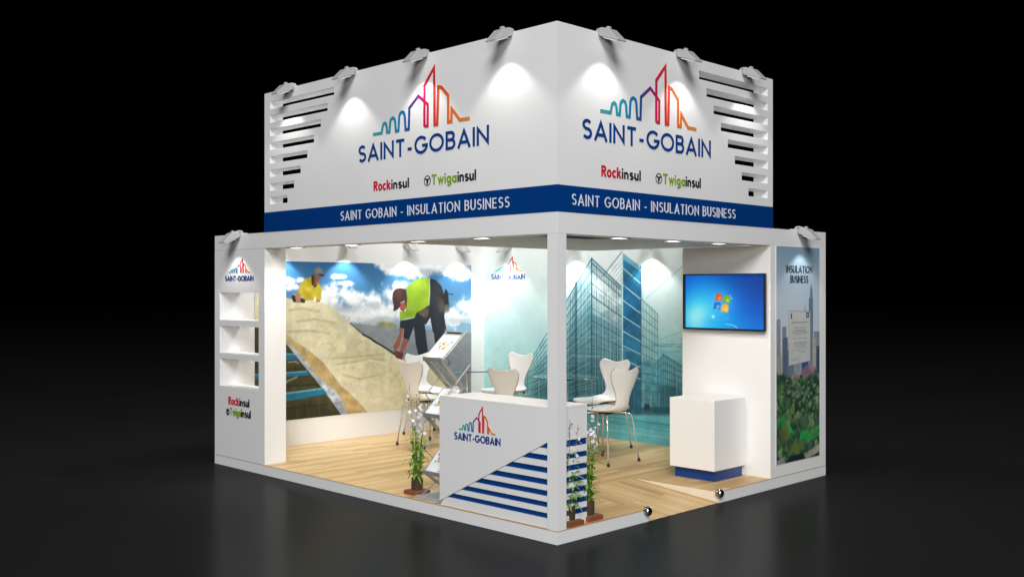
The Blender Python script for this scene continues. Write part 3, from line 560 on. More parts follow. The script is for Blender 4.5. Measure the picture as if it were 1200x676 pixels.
BUILDING_ART = [
    ('p', (172, 214, 216), [(-0.031, 0.6026), (0.8269, 0.7517), (1.1036, 0.1444), (-0.031, -0.085)], 0.25, 0.04, 0.55),
    ('p', (104, 174, 184), [(0.1359, 0.2756), (0.3662, 0.4795), (0.8269, 0.5077), (1.1036, -0.0077), (0.1359, -0.1517)], 0.08, 0.1, 0.65),
    ('p', (156, 202, 208), [(0.2346, 0.3923), (0.3808, 0.697), (0.4838, 0.9141), (0.6021, 0.7684), (0.6021, 0.1333), (0.2346, 0.0808)], 0.012, 0.15, 0.7),
    ('p', (50, 124, 144), [(0.2346, 0.2855), (0.3808, 0.5479), (0.4838, 0.6983), (0.6021, 0.5885), (0.6021, 0.1333), (0.2346, 0.0808)], 0.06, 0.12, 0.5),
    ('p', (210, 226, 224), [(0.4908, 0.8744), (0.6021, 0.7427), (0.6021, 0.597), (0.4908, 0.6983)], 0.02, 0.25, 0.6),
    ('p', (24, 86, 108), [(0.2346, 0.2158), (0.3808, 0.3675), (0.6021, 0.4081), (0.6021, 0.1333), (0.2346, 0.0808)], 0.05, 0.25, 0.5),
    ('p', (228, 236, 234), [(0.6054, 0.9402), (0.5454, 0.838), (0.6021, 0.7684)], 0.004, 0.1, 0.8),
    ('l', (110, 160, 170), 0.008, [(0.6054, 0.9402), (0.5454, 0.838)], 0.7),
    ('l', (110, 160, 170), 0.008, [(0.6054, 0.9141), (0.5528, 0.8244)], 0.7),
    ('l', (110, 160, 170), 0.008, [(0.6054, 0.8885), (0.5603, 0.8103)], 0.7),
    ('l', (110, 160, 170), 0.008, [(0.6054, 0.8628), (0.5677, 0.7962)], 0.7),
    ('l', (110, 160, 170), 0.008, [(0.6054, 0.8372), (0.5749, 0.7825)], 0.7),
    ('l', (110, 160, 170), 0.008, [(0.6054, 0.8115), (0.5823, 0.7684)], 0.7),
    ('l', (110, 160, 170), 0.008, [(0.6054, 0.7855), (0.5895, 0.7547)], 0.7),
    ('p', (34, 118, 156), [(0.6072, 0.9355), (0.6767, 0.8654), (0.6767, 0.144), (0.6072, 0.1342)], 0.003, 0.2, 0.95),
    ('p', (14, 84, 128), [(0.6087, 0.8372), (0.6767, 0.7598), (0.6767, 0.4983), (0.6087, 0.5286)], 0.02, 0.25, 0.6),
    ('p', (150, 206, 222), [(0.6054, 0.9359), (0.6767, 0.8654), (0.6767, 0.8402), (0.6054, 0.9098)], 0.004, 0.05, 0.7),
    ('p', (20, 80, 104), [(0.6054, 0.3654), (0.6767, 0.3718), (0.6767, 0.144), (0.6054, 0.1338)], 0.03, 0.3, 0.6),
    ('p', (150, 194, 196), [(0.6797, 0.7094), (0.7377, 0.635), (0.7377, 0.153), (0.6797, 0.1444)], 0.006, 0.12, 0.55),
    ('p', (60, 128, 146), [(0.6797, 0.4141), (0.7377, 0.3983), (0.7377, 0.153), (0.6797, 0.1444)], 0.03, 0.3, 0.7),
    ('p', (90, 152, 166), [(0.7362, 0.4021), (0.7577, 0.4415), (0.8269, 0.3893), (0.9141, 0.3534), (0.9141, 0.1782), (0.7362, 0.1526)], 0.006, 0.15, 0.6),
    ('p', (36, 98, 118), [(0.7362, 0.294), (0.9141, 0.2936), (0.9141, 0.1782), (0.7362, 0.1526)], 0.03, 0.3, 0.7),
    ('l', (26, 92, 112), 0.01, [(0.2346, 0.3923), (0.4851, 0.9141)], 0.7532711830699406),
    ('l', (26, 92, 112), 0.006, [(0.2346, 0.385), (0.4851, 0.9073)], 0.51),
    ('l', (26, 92, 112), 0.01, [(0.2346, 0.3714), (0.4851, 0.8547)], 0.7768240566150847),
    ('l', (26, 92, 112), 0.006, [(0.2346, 0.3641), (0.4851, 0.8479)], 0.51),
    ('l', (26, 92, 112), 0.01, [(0.2346, 0.3504), (0.4851, 0.7953)], 0.7323163633562298),
    ('l', (26, 92, 112), 0.006, [(0.2346, 0.3427), (0.4851, 0.7885)], 0.51),
    ('l', (26, 92, 112), 0.01, [(0.2346, 0.3291), (0.4851, 0.7363)], 0.5997244565838099),
    ('l', (26, 92, 112), 0.006, [(0.2346, 0.3218), (0.4851, 0.7291)], 0.51),
    ('l', (26, 92, 112), 0.01, [(0.2346, 0.3081), (0.4851, 0.6769)], 0.6575733535376744),
    ('l', (26, 92, 112), 0.006, [(0.2346, 0.3004), (0.4851, 0.6697)], 0.51),
    ('l', (26, 92, 112), 0.01, [(0.2346, 0.2868), (0.4851, 0.6175)], 0.7865835861837451),
    ('l', (26, 92, 112), 0.006, [(0.2346, 0.2795), (0.4851, 0.6107)], 0.51),
    ('l', (26, 92, 112), 0.01, [(0.2346, 0.2658), (0.4851, 0.5581)], 0.6473995474211574),
    ('l', (26, 92, 112), 0.006, [(0.2346, 0.2585), (0.4851, 0.5513)], 0.51),
    ('l', (26, 92, 112), 0.01, [(0.2346, 0.2449), (0.4851, 0.4991)], 0.837056834926547),
    ('l', (26, 92, 112), 0.006, [(0.2346, 0.2372), (0.4851, 0.4919)], 0.51),
    ('l', (26, 92, 112), 0.01, [(0.2346, 0.2235), (0.4851, 0.4397)], 0.6158956983763849),
    ('l', (26, 92, 112), 0.006, [(0.2346, 0.2162), (0.4851, 0.4325)], 0.51),
    ('l', (26, 92, 112), 0.01, [(0.2346, 0.2026), (0.4851, 0.3803)], 0.6640102459536525),
    ('l', (26, 92, 112), 0.006, [(0.2346, 0.1949), (0.4851, 0.3735)], 0.51),
    ('l', (26, 92, 112), 0.01, [(0.2346, 0.1812), (0.4851, 0.3209)], 0.8190729180209273),
    ('l', (26, 92, 112), 0.006, [(0.2346, 0.1739), (0.4851, 0.3141)], 0.51),
    ('l', (26, 92, 112), 0.01, [(0.2346, 0.1603), (0.4851, 0.2615)], 0.7590511854269312),
    ('l', (26, 92, 112), 0.006, [(0.2346, 0.153), (0.4851, 0.2547)], 0.51),
    ('l', (26, 92, 112), 0.01, [(0.2346, 0.1393), (0.4851, 0.2026)], 0.7504826197550378),
    ('l', (26, 92, 112), 0.006, [(0.2346, 0.1316), (0.4851, 0.1953)], 0.51),
    ('l', (26, 92, 112), 0.01, [(0.2346, 0.1179), (0.4851, 0.1432)], 0.7560326148868033),
    ('l', (26, 92, 112), 0.006, [(0.2346, 0.1107), (0.4851, 0.1359)], 0.51),
    ('l', (26, 92, 112), 0.006033945697456289, [(0.2346, 0.3923), (0.2346, 0.1179)], 0.4884087575856687),
    ('l', (26, 92, 112), 0.0074897588619267765, [(0.251, 0.4269), (0.251, 0.1197)], 0.48024744855876556),
    ('l', (26, 92, 112), 0.00925501600143761, [(0.2674, 0.4607), (0.2674, 0.1214)], 0.4595557781903603),
    ('l', (26, 92, 112), 0.007185850353260126, [(0.2836, 0.4949), (0.2836, 0.1231)], 0.42610420720707815),
    ('l', (26, 92, 112), 0.010283251503960218, [(0.2997, 0.5282), (0.2997, 0.1248)], 0.49120711377697734),
    ('l', (26, 92, 112), 0.007471525839904012, [(0.3159, 0.5615), (0.3159, 0.1261)], 0.5163987497526603),
    ('l', (26, 92, 112), 0.0067887108095374005, [(0.3318, 0.5949), (0.3318, 0.1278)], 0.6407271955446564),
    ('l', (26, 92, 112), 0.007255815438987376, [(0.3474, 0.6278), (0.3474, 0.1295)], 0.4944512288777736),
    ('l', (26, 92, 112), 0.010337947856906228, [(0.3633, 0.6603), (0.3633, 0.1308)], 0.6438056140490807),
    ('l', (26, 92, 112), 0.008224117279744479, [(0.379, 0.6927), (0.379, 0.1325)], 0.5537153884111223),
    ('l', (26, 92, 112), 0.007403720721382889, [(0.3944, 0.7252), (0.3944, 0.1342)], 0.49736205797189736),
    ('l', (26, 92, 112), 0.005371525530059021, [(0.4097, 0.7573), (0.4097, 0.1355)], 0.8416933069893856),
    ('l', (26, 92, 112), 0.006671601915805874, [(0.4251, 0.7889), (0.4251, 0.1372)], 0.712390418969652),
    ('l', (26, 92, 112), 0.006823985679153848, [(0.4403, 0.8205), (0.4403, 0.1385)], 0.7605222498239432),
    ('l', (26, 92, 112), 0.005514918647259804, [(0.4554, 0.8521), (0.4554, 0.1402)], 0.474285657038169),
    ('l', (26, 92, 112), 0.008656052492114794, [(0.4703, 0.8833), (0.4703, 0.1415)], 0.43153498190349154),
    ('l', (26, 92, 112), 0.006387655476638316, [(0.4851, 0.9141), (0.4851, 0.1432)], 0.4286605350866843),
    ('l', (16, 60, 84), 0.006, [(0.3808, 0.697), (0.4851, 0.9141)], 0.48665288506285426),
    ('l', (16, 60, 84), 0.006, [(0.3808, 0.6705), (0.4851, 0.8786)], 0.4298358096015772),
    ('l', (16, 60, 84), 0.006, [(0.3808, 0.6444), (0.4851, 0.8432)], 0.4828204678283895),
    ('l', (16, 60, 84), 0.006, [(0.3808, 0.6179), (0.4851, 0.8077)], 0.4178462825675746),
    ('l', (16, 60, 84), 0.006, [(0.3808, 0.5919), (0.4851, 0.7722)], 0.4597546559271866),
    ('l', (16, 60, 84), 0.006, [(0.3808, 0.5658), (0.4851, 0.7368)], 0.4804340261085661),
    ('l', (16, 60, 84), 0.006, [(0.3808, 0.5393), (0.4851, 0.7013)], 0.4525354269189277),
    ('l', (16, 60, 84), 0.006, [(0.3808, 0.5132), (0.4851, 0.6658)], 0.4546035960832145),
    ('l', (16, 60, 84), 0.006, [(0.3808, 0.4872), (0.4851, 0.6308)], 0.4004345247680405),
    ('l', (16, 60, 84), 0.006, [(0.3808, 0.4607), (0.4851, 0.5953)], 0.37588615547913207),
    ('l', (16, 60, 84), 0.006, [(0.3808, 0.4346), (0.4851, 0.5598)], 0.42954838229778447),
    ('l', (16, 60, 84), 0.006, [(0.3808, 0.4081), (0.4851, 0.5244)], 0.3781931550508318),
    ('l', (16, 60, 84), 0.006, [(0.3808, 0.3821), (0.4851, 0.4889)], 0.42123643452589987),
    ('l', (16, 60, 84), 0.006, [(0.3808, 0.356), (0.4851, 0.4534)], 0.485461978888218),
    ('l', (16, 60, 84), 0.006, [(0.3808, 0.3295), (0.4851, 0.4179)], 0.4035179804695563),
    ('l', (16, 60, 84), 0.006, [(0.3808, 0.3034), (0.4851, 0.3825)], 0.489569023974443),
    ('l', (16, 60, 84), 0.006, [(0.3808, 0.2774), (0.4851, 0.347)], 0.474775930751669),
    ('l', (16, 60, 84), 0.006, [(0.3808, 0.2509), (0.4851, 0.3115)], 0.41201166950177504),
    ('l', (16, 60, 84), 0.006, [(0.3808, 0.2248), (0.4851, 0.2761)], 0.4607122037975778),
    ('l', (16, 60, 84), 0.006, [(0.3808, 0.1983), (0.4851, 0.2406)], 0.473105441740097),
    ('l', (16, 60, 84), 0.006, [(0.3808, 0.1722), (0.4851, 0.2051)], 0.3818002502497312),
    ('l', (16, 60, 84), 0.006, [(0.3808, 0.1462), (0.4851, 0.1697)], 0.43684621735434664),
    ('l', (16, 60, 84), 0.006, [(0.3808, 0.1197), (0.4851, 0.1342)], 0.4703417282498817),
    ('l', (16, 60, 84), 0.005127721961636926, [(0.3808, 0.697), (0.3808, 0.1197)], 0.4460838230245659),
    ('l', (16, 60, 84), 0.004718936176972059, [(0.3897, 0.7154), (0.3897, 0.1209)], 0.4584383579700192),
    ('l', (16, 60, 84), 0.005906347082577775, [(0.3985, 0.7338), (0.3985, 0.1222)], 0.2708273881890281),
    ('l', (16, 60, 84), 0.0038497256369553795, [(0.4074, 0.7521), (0.4074, 0.1235)], 0.32900883235645384),
    ('l', (16, 60, 84), 0.003372811138406518, [(0.4162, 0.7705), (0.4162, 0.1248)], 0.4938940381607599),
    ('l', (16, 60, 84), 0.003137667853957809, [(0.4249, 0.7885), (0.4249, 0.1261)], 0.33058716641197383),
    ('l', (16, 60, 84), 0.004714127254149305, [(0.4336, 0.8068), (0.4336, 0.1274)], 0.4887972443421546),
    ('l', (16, 60, 84), 0.0063418988339114055, [(0.4423, 0.8248), (0.4423, 0.1282)], 0.29428389615101697),
    ('l', (16, 60, 84), 0.003155362249859482, [(0.451, 0.8427), (0.451, 0.1295)], 0.37978199039705807),
    ('l', (16, 60, 84), 0.005977770278992816, [(0.4595, 0.8607), (0.4595, 0.1308)], 0.42775157513073636),
    ('l', (16, 60, 84), 0.003140286564253681, [(0.4682, 0.8786), (0.4682, 0.1321)], 0.41899006268259964),
    ('l', (16, 60, 84), 0.0042110098005362934, [(0.4767, 0.8966), (0.4767, 0.1333)], 0.40042945725556844),
    ('l', (16, 60, 84), 0.0034961703576755336, [(0.4851, 0.9141), (0.4851, 0.1342)], 0.32713834031816735),
    ('l', (16, 60, 84), 0.011, [(0.4851, 0.9141), (0.6021, 0.7684)], 0.7244264680856598),
    ('l', (16, 60, 84), 0.006599999999999999, [(0.4851, 0.9073), (0.6021, 0.7615)], 0.51),
    ('l', (16, 60, 84), 0.011, [(0.4851, 0.85), (0.6021, 0.7175)], 0.8216320214853039),
    ('l', (16, 60, 84), 0.006599999999999999, [(0.4851, 0.8427), (0.6021, 0.7107)], 0.51),
    ('l', (16, 60, 84), 0.011, [(0.4851, 0.7855), (0.6021, 0.6671)], 0.8053462885683156),
    ('l', (16, 60, 84), 0.006599999999999999, [(0.4851, 0.7786), (0.6021, 0.6603)], 0.51),
    ('l', (16, 60, 84), 0.011, [(0.4851, 0.7214), (0.6021, 0.6162)], 0.8089167147146901),
    ('l', (16, 60, 84), 0.006599999999999999, [(0.4851, 0.7145), (0.6021, 0.6094)], 0.51),
    ('l', (16, 60, 84), 0.011, [(0.4851, 0.6573), (0.6021, 0.5654)], 0.6132305835573635),
    ('l', (16, 60, 84), 0.006599999999999999, [(0.4851, 0.65), (0.6021, 0.5585)], 0.51),
    ('l', (16, 60, 84), 0.011, [(0.4851, 0.5927), (0.6021, 0.5145)], 0.6526626252305309),
    ('l', (16, 60, 84), 0.006599999999999999, [(0.4851, 0.5859), (0.6021, 0.5077)], 0.51),
    ('l', (16, 60, 84), 0.011, [(0.4851, 0.5286), (0.6021, 0.4637)], 0.6649262961646546),
    ('l', (16, 60, 84), 0.006599999999999999, [(0.4851, 0.5218), (0.6021, 0.4568)], 0.51),
    ('l', (16, 60, 84), 0.011, [(0.4851, 0.4645), (0.6021, 0.4132)], 0.8383878098402751),
    ('l', (16, 60, 84), 0.006599999999999999, [(0.4851, 0.4573), (0.6021, 0.4064)], 0.51),
    ('l', (16, 60, 84), 0.011, [(0.4851, 0.4), (0.6021, 0.3624)], 0.8221059071788352),
    ('l', (16, 60, 84), 0.006599999999999999, [(0.4851, 0.3932), (0.6021, 0.3556)], 0.51),
    ('l', (16, 60, 84), 0.011, [(0.4851, 0.3359), (0.6021, 0.3115)], 0.8432271123956566),
    ('l', (16, 60, 84), 0.006599999999999999, [(0.4851, 0.3286), (0.6021, 0.3047)], 0.51),
    ('l', (16, 60, 84), 0.011, [(0.4851, 0.2718), (0.6021, 0.2607)], 0.5976791858442932),
    ('l', (16, 60, 84), 0.006599999999999999, [(0.4851, 0.2645), (0.6021, 0.2538)], 0.51),
    ('l', (16, 60, 84), 0.011, [(0.4851, 0.2073), (0.6021, 0.2098)], 0.7729085969696948),
    ('l', (16, 60, 84), 0.006599999999999999, [(0.4851, 0.2004), (0.6021, 0.203)], 0.51),
    ('l', (16, 60, 84), 0.011, [(0.4851, 0.1432), (0.6021, 0.159)], 0.6493512848150568),
    ('l', (16, 60, 84), 0.006599999999999999, [(0.4851, 0.1359), (0.6021, 0.1521)], 0.51),
    ('l', (16, 60, 84), 0.0071447987800469384, [(0.4851, 0.9141), (0.4851, 0.1432)], 0.7388307641675066),
    ('l', (16, 60, 84), 0.007776759277172776, [(0.4951, 0.9017), (0.4951, 0.1444)], 0.8425888976209139),
    ('l', (16, 60, 84), 0.011162181824176286, [(0.5051, 0.8893), (0.5051, 0.1457)], 0.6936807884428099),
    ('l', (16, 60, 84), 0.008157340160196098, [(0.5149, 0.8769), (0.5149, 0.1474)], 0.4984676498936575),
    ('l', (16, 60, 84), 0.008758383004622564, [(0.5249, 0.8645), (0.5249, 0.1487)], 0.4521661886607663),
    ('l', (16, 60, 84), 0.008870145825252352, [(0.5346, 0.8526), (0.5346, 0.15)], 0.6412946229947961),
    ('l', (16, 60, 84), 0.009195002361825364, [(0.5444, 0.8402), (0.5444, 0.1513)], 0.5452221250925582),
    ('l', (16, 60, 84), 0.0068700502131143456, [(0.5541, 0.8282), (0.5541, 0.1526)], 0.7239354421265116),
    ('l', (16, 60, 84), 0.007624176779047674, [(0.5638, 0.8162), (0.5638, 0.1538)], 0.5162512675495952),
    ('l', (16, 60, 84), 0.008658825070070061, [(0.5736, 0.8043), (0.5736, 0.1551)], 0.6108164762782232),
    ('l', (16, 60, 84), 0.011913507469156663, [(0.5831, 0.7923), (0.5831, 0.1564)], 0.5658245529696937),
    ('l', (16, 60, 84), 0.011496367777041671, [(0.5926, 0.7803), (0.5926, 0.1577)], 0.8287091902769812),
    ('l', (16, 60, 84), 0.011622749218021266, [(0.6021, 0.7684), (0.6021, 0.159)], 0.5990637619906164),
    ('l', (26, 92, 112), 0.006, [(0.4851, 0.8876), (0.6021, 0.7513)], 0.4162881788515723),
    ('l', (26, 92, 112), 0.006, [(0.4851, 0.8551), (0.6021, 0.7256)], 0.34337232071577317),
    ('l', (26, 92, 112), 0.006, [(0.4851, 0.8231), (0.6021, 0.7)], 0.35275170783699444),
    ('l', (26, 92, 112), 0.006, [(0.4851, 0.7906), (0.6021, 0.6739)], 0.326693153262594),
    ('l', (26, 92, 112), 0.006, [(0.4851, 0.7581), (0.6021, 0.6483)], 0.3694101939766262),
    ('l', (26, 92, 112), 0.006, [(0.4851, 0.7256), (0.6021, 0.6226)], 0.3972017451283695),
    ('l', (26, 92, 112), 0.006, [(0.4851, 0.6936), (0.6021, 0.597)], 0.4062190334011465),
    ('l', (26, 92, 112), 0.006, [(0.4851, 0.6611), (0.6021, 0.5709)], 0.40160363620425915),
    ('l', (26, 92, 112), 0.006, [(0.4851, 0.6286), (0.6021, 0.5453)], 0.3977445710626814),
    ('l', (26, 92, 112), 0.006, [(0.4851, 0.5962), (0.6021, 0.5197)], 0.35722491690300595),
    ('l', (26, 92, 112), 0.006, [(0.4851, 0.5641), (0.6021, 0.494)], 0.4412562735241434),
    ('l', (26, 92, 112), 0.006, [(0.4851, 0.5316), (0.6021, 0.4679)], 0.4206030403257068),
    ('l', (26, 92, 112), 0.006, [(0.4851, 0.4991), (0.6021, 0.4423)], 0.39872754534659927),
    ('l', (26, 92, 112), 0.006, [(0.4851, 0.4667), (0.6021, 0.4167)], 0.40963789566283293),
    ('l', (26, 92, 112), 0.006, [(0.4851, 0.4346), (0.6021, 0.391)], 0.44114378464194764),
    ('l', (26, 92, 112), 0.006, [(0.4851, 0.4021), (0.6021, 0.365)], 0.34923606422008674),
    ('l', (26, 92, 112), 0.006, [(0.4851, 0.3697), (0.6021, 0.3393)], 0.3441762568445857),
    ('l', (26, 92, 112), 0.006, [(0.4851, 0.3372), (0.6021, 0.3137)], 0.4016868879824701),
    ('l', (26, 92, 112), 0.006, [(0.4851, 0.3051), (0.6021, 0.288)], 0.41818416081661686),
    ('l', (26, 92, 112), 0.006, [(0.4851, 0.2726), (0.6021, 0.262)], 0.40214184813921994),
    ('l', (26, 92, 112), 0.006, [(0.4851, 0.2402), (0.6021, 0.2363)], 0.31607389022789495),
    ('l', (26, 92, 112), 0.006, [(0.4851, 0.2077), (0.6021, 0.2107)], 0.39196024238088445),
    ('l', (26, 92, 112), 0.006, [(0.4851, 0.1756), (0.6021, 0.185)], 0.3425042072495321),
    ('l', (26, 92, 112), 0.006, [(0.4851, 0.1432), (0.6021, 0.159)], 0.32762415727944455),
    ('l', (26, 92, 112), 0.004868677501646355, [(0.4851, 0.8876), (0.4851, 0.1432)], 0.24644821081795476),
    ('l', (26, 92, 112), 0.005871146284766648, [(0.5023, 0.8679), (0.5023, 0.1453)], 0.2961223968620294),
    ('l', (26, 92, 112), 0.0061292945954360386, [(0.5192, 0.8479), (0.5192, 0.1479)], 0.35593309531840256),
    ('l', (26, 92, 112), 0.0035427492295597835, [(0.5362, 0.8282), (0.5362, 0.15)], 0.3929094662296409),
    ('l', (26, 92, 112), 0.005382136313978159, [(0.5528, 0.809), (0.5528, 0.1526)], 0.4485508983234758),
    ('l', (26, 92, 112), 0.006236696444346133, [(0.5692, 0.7897), (0.5692, 0.1547)], 0.39306057174596537),
    ('l', (26, 92, 112), 0.005721346917450426, [(0.5859, 0.7705), (0.5859, 0.1568)], 0.4052775915022423),
    ('l', (26, 92, 112), 0.005435763927863311, [(0.6021, 0.7513), (0.6021, 0.159)], 0.284158775268811),
    ('l', (16, 60, 84), 0.009, [(0.4223, 0.7868), (0.3808, 0.6833)], 0.7024794173081231),
    ('l', (16, 60, 84), 0.009, [(0.4223, 0.7393), (0.3808, 0.6432)], 0.711529614320053),
    ('l', (16, 60, 84), 0.009, [(0.4223, 0.6923), (0.3808, 0.603)], 0.7366276478462042),
    ('l', (16, 60, 84), 0.009, [(0.4223, 0.6449), (0.3808, 0.5624)], 0.744809875977286),
    ('l', (16, 60, 84), 0.009, [(0.4223, 0.5979), (0.3808, 0.5222)], 0.7625078738289173),
    ('l', (16, 60, 84), 0.009, [(0.4223, 0.5504), (0.3808, 0.4821)], 0.7967094731154012),
    ('l', (16, 60, 84), 0.009, [(0.4223, 0.5034), (0.3808, 0.4419)], 0.5989654377195979),
    ('l', (16, 60, 84), 0.009, [(0.4223, 0.456), (0.3808, 0.4017)], 0.7413025937348123),
    ('l', (16, 60, 84), 0.009, [(0.4223, 0.409), (0.3808, 0.3611)], 0.571883212249438),
    ('l', (16, 60, 84), 0.009, [(0.4223, 0.3615), (0.3808, 0.3209)], 0.572827966722434),
    ('l', (16, 60, 84), 0.009, [(0.4223, 0.3145), (0.3808, 0.2808)], 0.5985338819338998),
    ('l', (16, 60, 84), 0.009, [(0.4223, 0.2671), (0.3808, 0.2406)], 0.785531077346742),
    ('l', (16, 60, 84), 0.009, [(0.4223, 0.2201), (0.3808, 0.2004)], 0.7829130501582988),
    ('l', (16, 60, 84), 0.009, [(0.4223, 0.1726), (0.3808, 0.1603)], 0.7215691701833518),
    ('l', (16, 60, 84), 0.009, [(0.4223, 0.1256), (0.3808, 0.1197)], 0.6228558010536194),
    ('l', (16, 60, 84), 0.009474081556555792, [(0.4223, 0.7868), (0.4223, 0.1256)], 0.6681523854825611),
    ('l', (16, 60, 84), 0.00716685783835415, [(0.4138, 0.7662), (0.4138, 0.1244)], 0.7387445008742175),
    ('l', (16, 60, 84), 0.00880790184545605, [(0.4056, 0.7457), (0.4056, 0.1231)], 0.5569167807065663),
    ('l', (16, 60, 84), 0.007747399426618585, [(0.3974, 0.7248), (0.3974, 0.1222)], 0.598354686917718),
    ('l', (16, 60, 84), 0.006248040382235131, [(0.3892, 0.7043), (0.3892, 0.1209)], 0.5719997726193381),
    ('l', (16, 60, 84), 0.006691362156923818, [(0.3808, 0.6833), (0.3808, 0.1197)], 0.41448368060146734),
    ('l', (226, 240, 240), 0.008, [(0.2346, 0.3833), (0.4851, 0.9009)], 0.43900952555324185),
    ('l', (226, 240, 240), 0.008, [(0.2346, 0.3624), (0.4851, 0.8432)], 0.33946622532340537),
    ('l', (226, 240, 240), 0.008, [(0.2346, 0.3415), (0.4851, 0.785)], 0.36335315778552496),
    ('l', (226, 240, 240), 0.008, [(0.2346, 0.3209), (0.4851, 0.7269)], 0.3550513350007448),
    ('l', (226, 240, 240), 0.008, [(0.2346, 0.3), (0.4851, 0.6692)], 0.36409760994810914),
    ('l', (226, 240, 240), 0.008, [(0.2346, 0.2795), (0.4851, 0.6111)], 0.4318087007571961),
    ('l', (226, 240, 240), 0.008, [(0.2346, 0.2585), (0.4851, 0.553)], 0.44177096660681253),
    ('l', (226, 240, 240), 0.008, [(0.2346, 0.238), (0.4851, 0.4953)], 0.4064596873257308),
    ('l', (226, 240, 240), 0.008, [(0.2346, 0.2171), (0.4851, 0.4372)], 0.36679856873375716),
    ('l', (226, 240, 240), 0.008, [(0.2346, 0.1966), (0.4851, 0.3795)], 0.38730251137607463),
    ('l', (226, 240, 240), 0.008, [(0.2346, 0.1756), (0.4851, 0.3214)], 0.3301025372183963),
    ('l', (226, 240, 240), 0.008, [(0.2346, 0.1547), (0.4851, 0.2632)], 0.3453084658513645),
    ('l', (226, 240, 240), 0.008, [(0.2346, 0.1342), (0.4851, 0.2056)], 0.44945802783229644),
    ('l', (226, 240, 240), 0.008, [(0.2346, 0.1132), (0.4851, 0.1474)], 0.33998058767997374),
    ('l', (226, 240, 240), 0.006565601237271206, [(0.2346, 0.3833), (0.2346, 0.1132)], 0.22976940353263092),
    ('l', (226, 240, 240), 0.004565332455318099, [(0.2608, 0.4376), (0.2608, 0.1171)], 0.29179630473791024),
    ('l', (226, 240, 240), 0.007311960747168801, [(0.2869, 0.4915), (0.2869, 0.1205)], 0.2973636220108536),
    ('l', (226, 240, 240), 0.006597060876989282, [(0.3126, 0.5444), (0.3126, 0.1239)], 0.436763094062395),
    ('l', (226, 240, 240), 0.00856319228313802, [(0.3382, 0.597), (0.3382, 0.1274)], 0.40508372568951095),
    ('l', (226, 240, 240), 0.00785039981816382, [(0.3633, 0.6491), (0.3633, 0.1308)], 0.2618403757468405),
    ('l', (226, 240, 240), 0.008777186860169124, [(0.3882, 0.7004), (0.3882, 0.1342)], 0.36390178374456733),
    ('l', (226, 240, 240), 0.005683066392752781, [(0.4128, 0.7513), (0.4128, 0.1376)], 0.2263165831598805),
    ('l', (226, 240, 240), 0.007350300042735229, [(0.4372, 0.8017), (0.4372, 0.141)], 0.3256743651382409),
    ('l', (226, 240, 240), 0.007567920700920951, [(0.4613, 0.8517), (0.4613, 0.1444)], 0.43262195225621897),
    ('l', (226, 240, 240), 0.007438134923639982, [(0.4851, 0.9009), (0.4851, 0.1474)], 0.2725815549556386),
    ('l', (226, 240, 240), 0.009, [(0.4851, 0.9009), (0.6021, 0.7556)], 0.43953356607826616),
    ('l', (226, 240, 240), 0.009, [(0.4851, 0.838), (0.6021, 0.7064)], 0.48360425607948226),
    ('l', (226, 240, 240), 0.009, [(0.4851, 0.7752), (0.6021, 0.6568)], 0.39396630106581965),
    ('l', (226, 240, 240), 0.009, [(0.4851, 0.7124), (0.6021, 0.6077)], 0.39793533198141673),
    ('l', (226, 240, 240), 0.009, [(0.4851, 0.6496), (0.6021, 0.5581)], 0.41162137136361343),
    ('l', (226, 240, 240), 0.009, [(0.4851, 0.5872), (0.6021, 0.509)], 0.4964439947303617),
    ('l', (226, 240, 240), 0.009, [(0.4851, 0.5244), (0.6021, 0.4594)], 0.3950739014139902),
    ('l', (226, 240, 240), 0.009, [(0.4851, 0.4615), (0.6021, 0.4103)], 0.5227835350221876),
    ('l', (226, 240, 240), 0.009, [(0.4851, 0.3987), (0.6021, 0.3607)], 0.4247729638890566),
    ('l', (226, 240, 240), 0.009, [(0.4851, 0.3359), (0.6021, 0.3115)], 0.43989037546419735),
    ('l', (226, 240, 240), 0.009, [(0.4851, 0.2731), (0.6021, 0.262)], 0.3882308642533886),
    ('l', (226, 240, 240), 0.009, [(0.4851, 0.2103), (0.6021, 0.2128)], 0.49406289390306174),
    ('l', (226, 240, 240), 0.009, [(0.4851, 0.1474), (0.6021, 0.1637)], 0.44816274640782144),
    ('l', (226, 240, 240), 0.005749317979229218, [(0.4851, 0.9009), (0.4851, 0.1474)], 0.4359555493147548),
    ('l', (226, 240, 240), 0.007856862622726606, [(0.5003, 0.8825), (0.5003, 0.1496)], 0.3118429899239116),
    ('l', (226, 240, 240), 0.007767834227845234, [(0.5149, 0.8637), (0.5149, 0.1517)], 0.3392159953315949),
    ('l', (226, 240, 240), 0.00849573042167442, [(0.5297, 0.8457), (0.5297, 0.1534)], 0.4237619172741495),
    ('l', (226, 240, 240), 0.006508493317056711, [(0.5444, 0.8274), (0.5444, 0.1556)], 0.4757373662294535),
    ('l', (226, 240, 240), 0.00951286477036065, [(0.559, 0.8094), (0.559, 0.1577)], 0.505110357326975),
    ('l', (226, 240, 240), 0.008060546809263769, [(0.5736, 0.7915), (0.5736, 0.1594)], 0.43243203280459647),
    ('l', (226, 240, 240), 0.006362366050431379, [(0.5879, 0.7735), (0.5879, 0.1615)], 0.43912728236724713),
    ('l', (226, 240, 240), 0.009711619953089697, [(0.6021, 0.7556), (0.6021, 0.1637)], 0.2838364280732147),
    ('l', (170, 214, 220), 0.008, [(0.3808, 0.6786), (0.4851, 0.8876)], 0.3728190668290337),
    ('l', (170, 214, 220), 0.008, [(0.3808, 0.6538), (0.4851, 0.8538)], 0.43558862901777556),
    ('l', (170, 214, 220), 0.008, [(0.3808, 0.6291), (0.4851, 0.8205)], 0.4780041640962551),
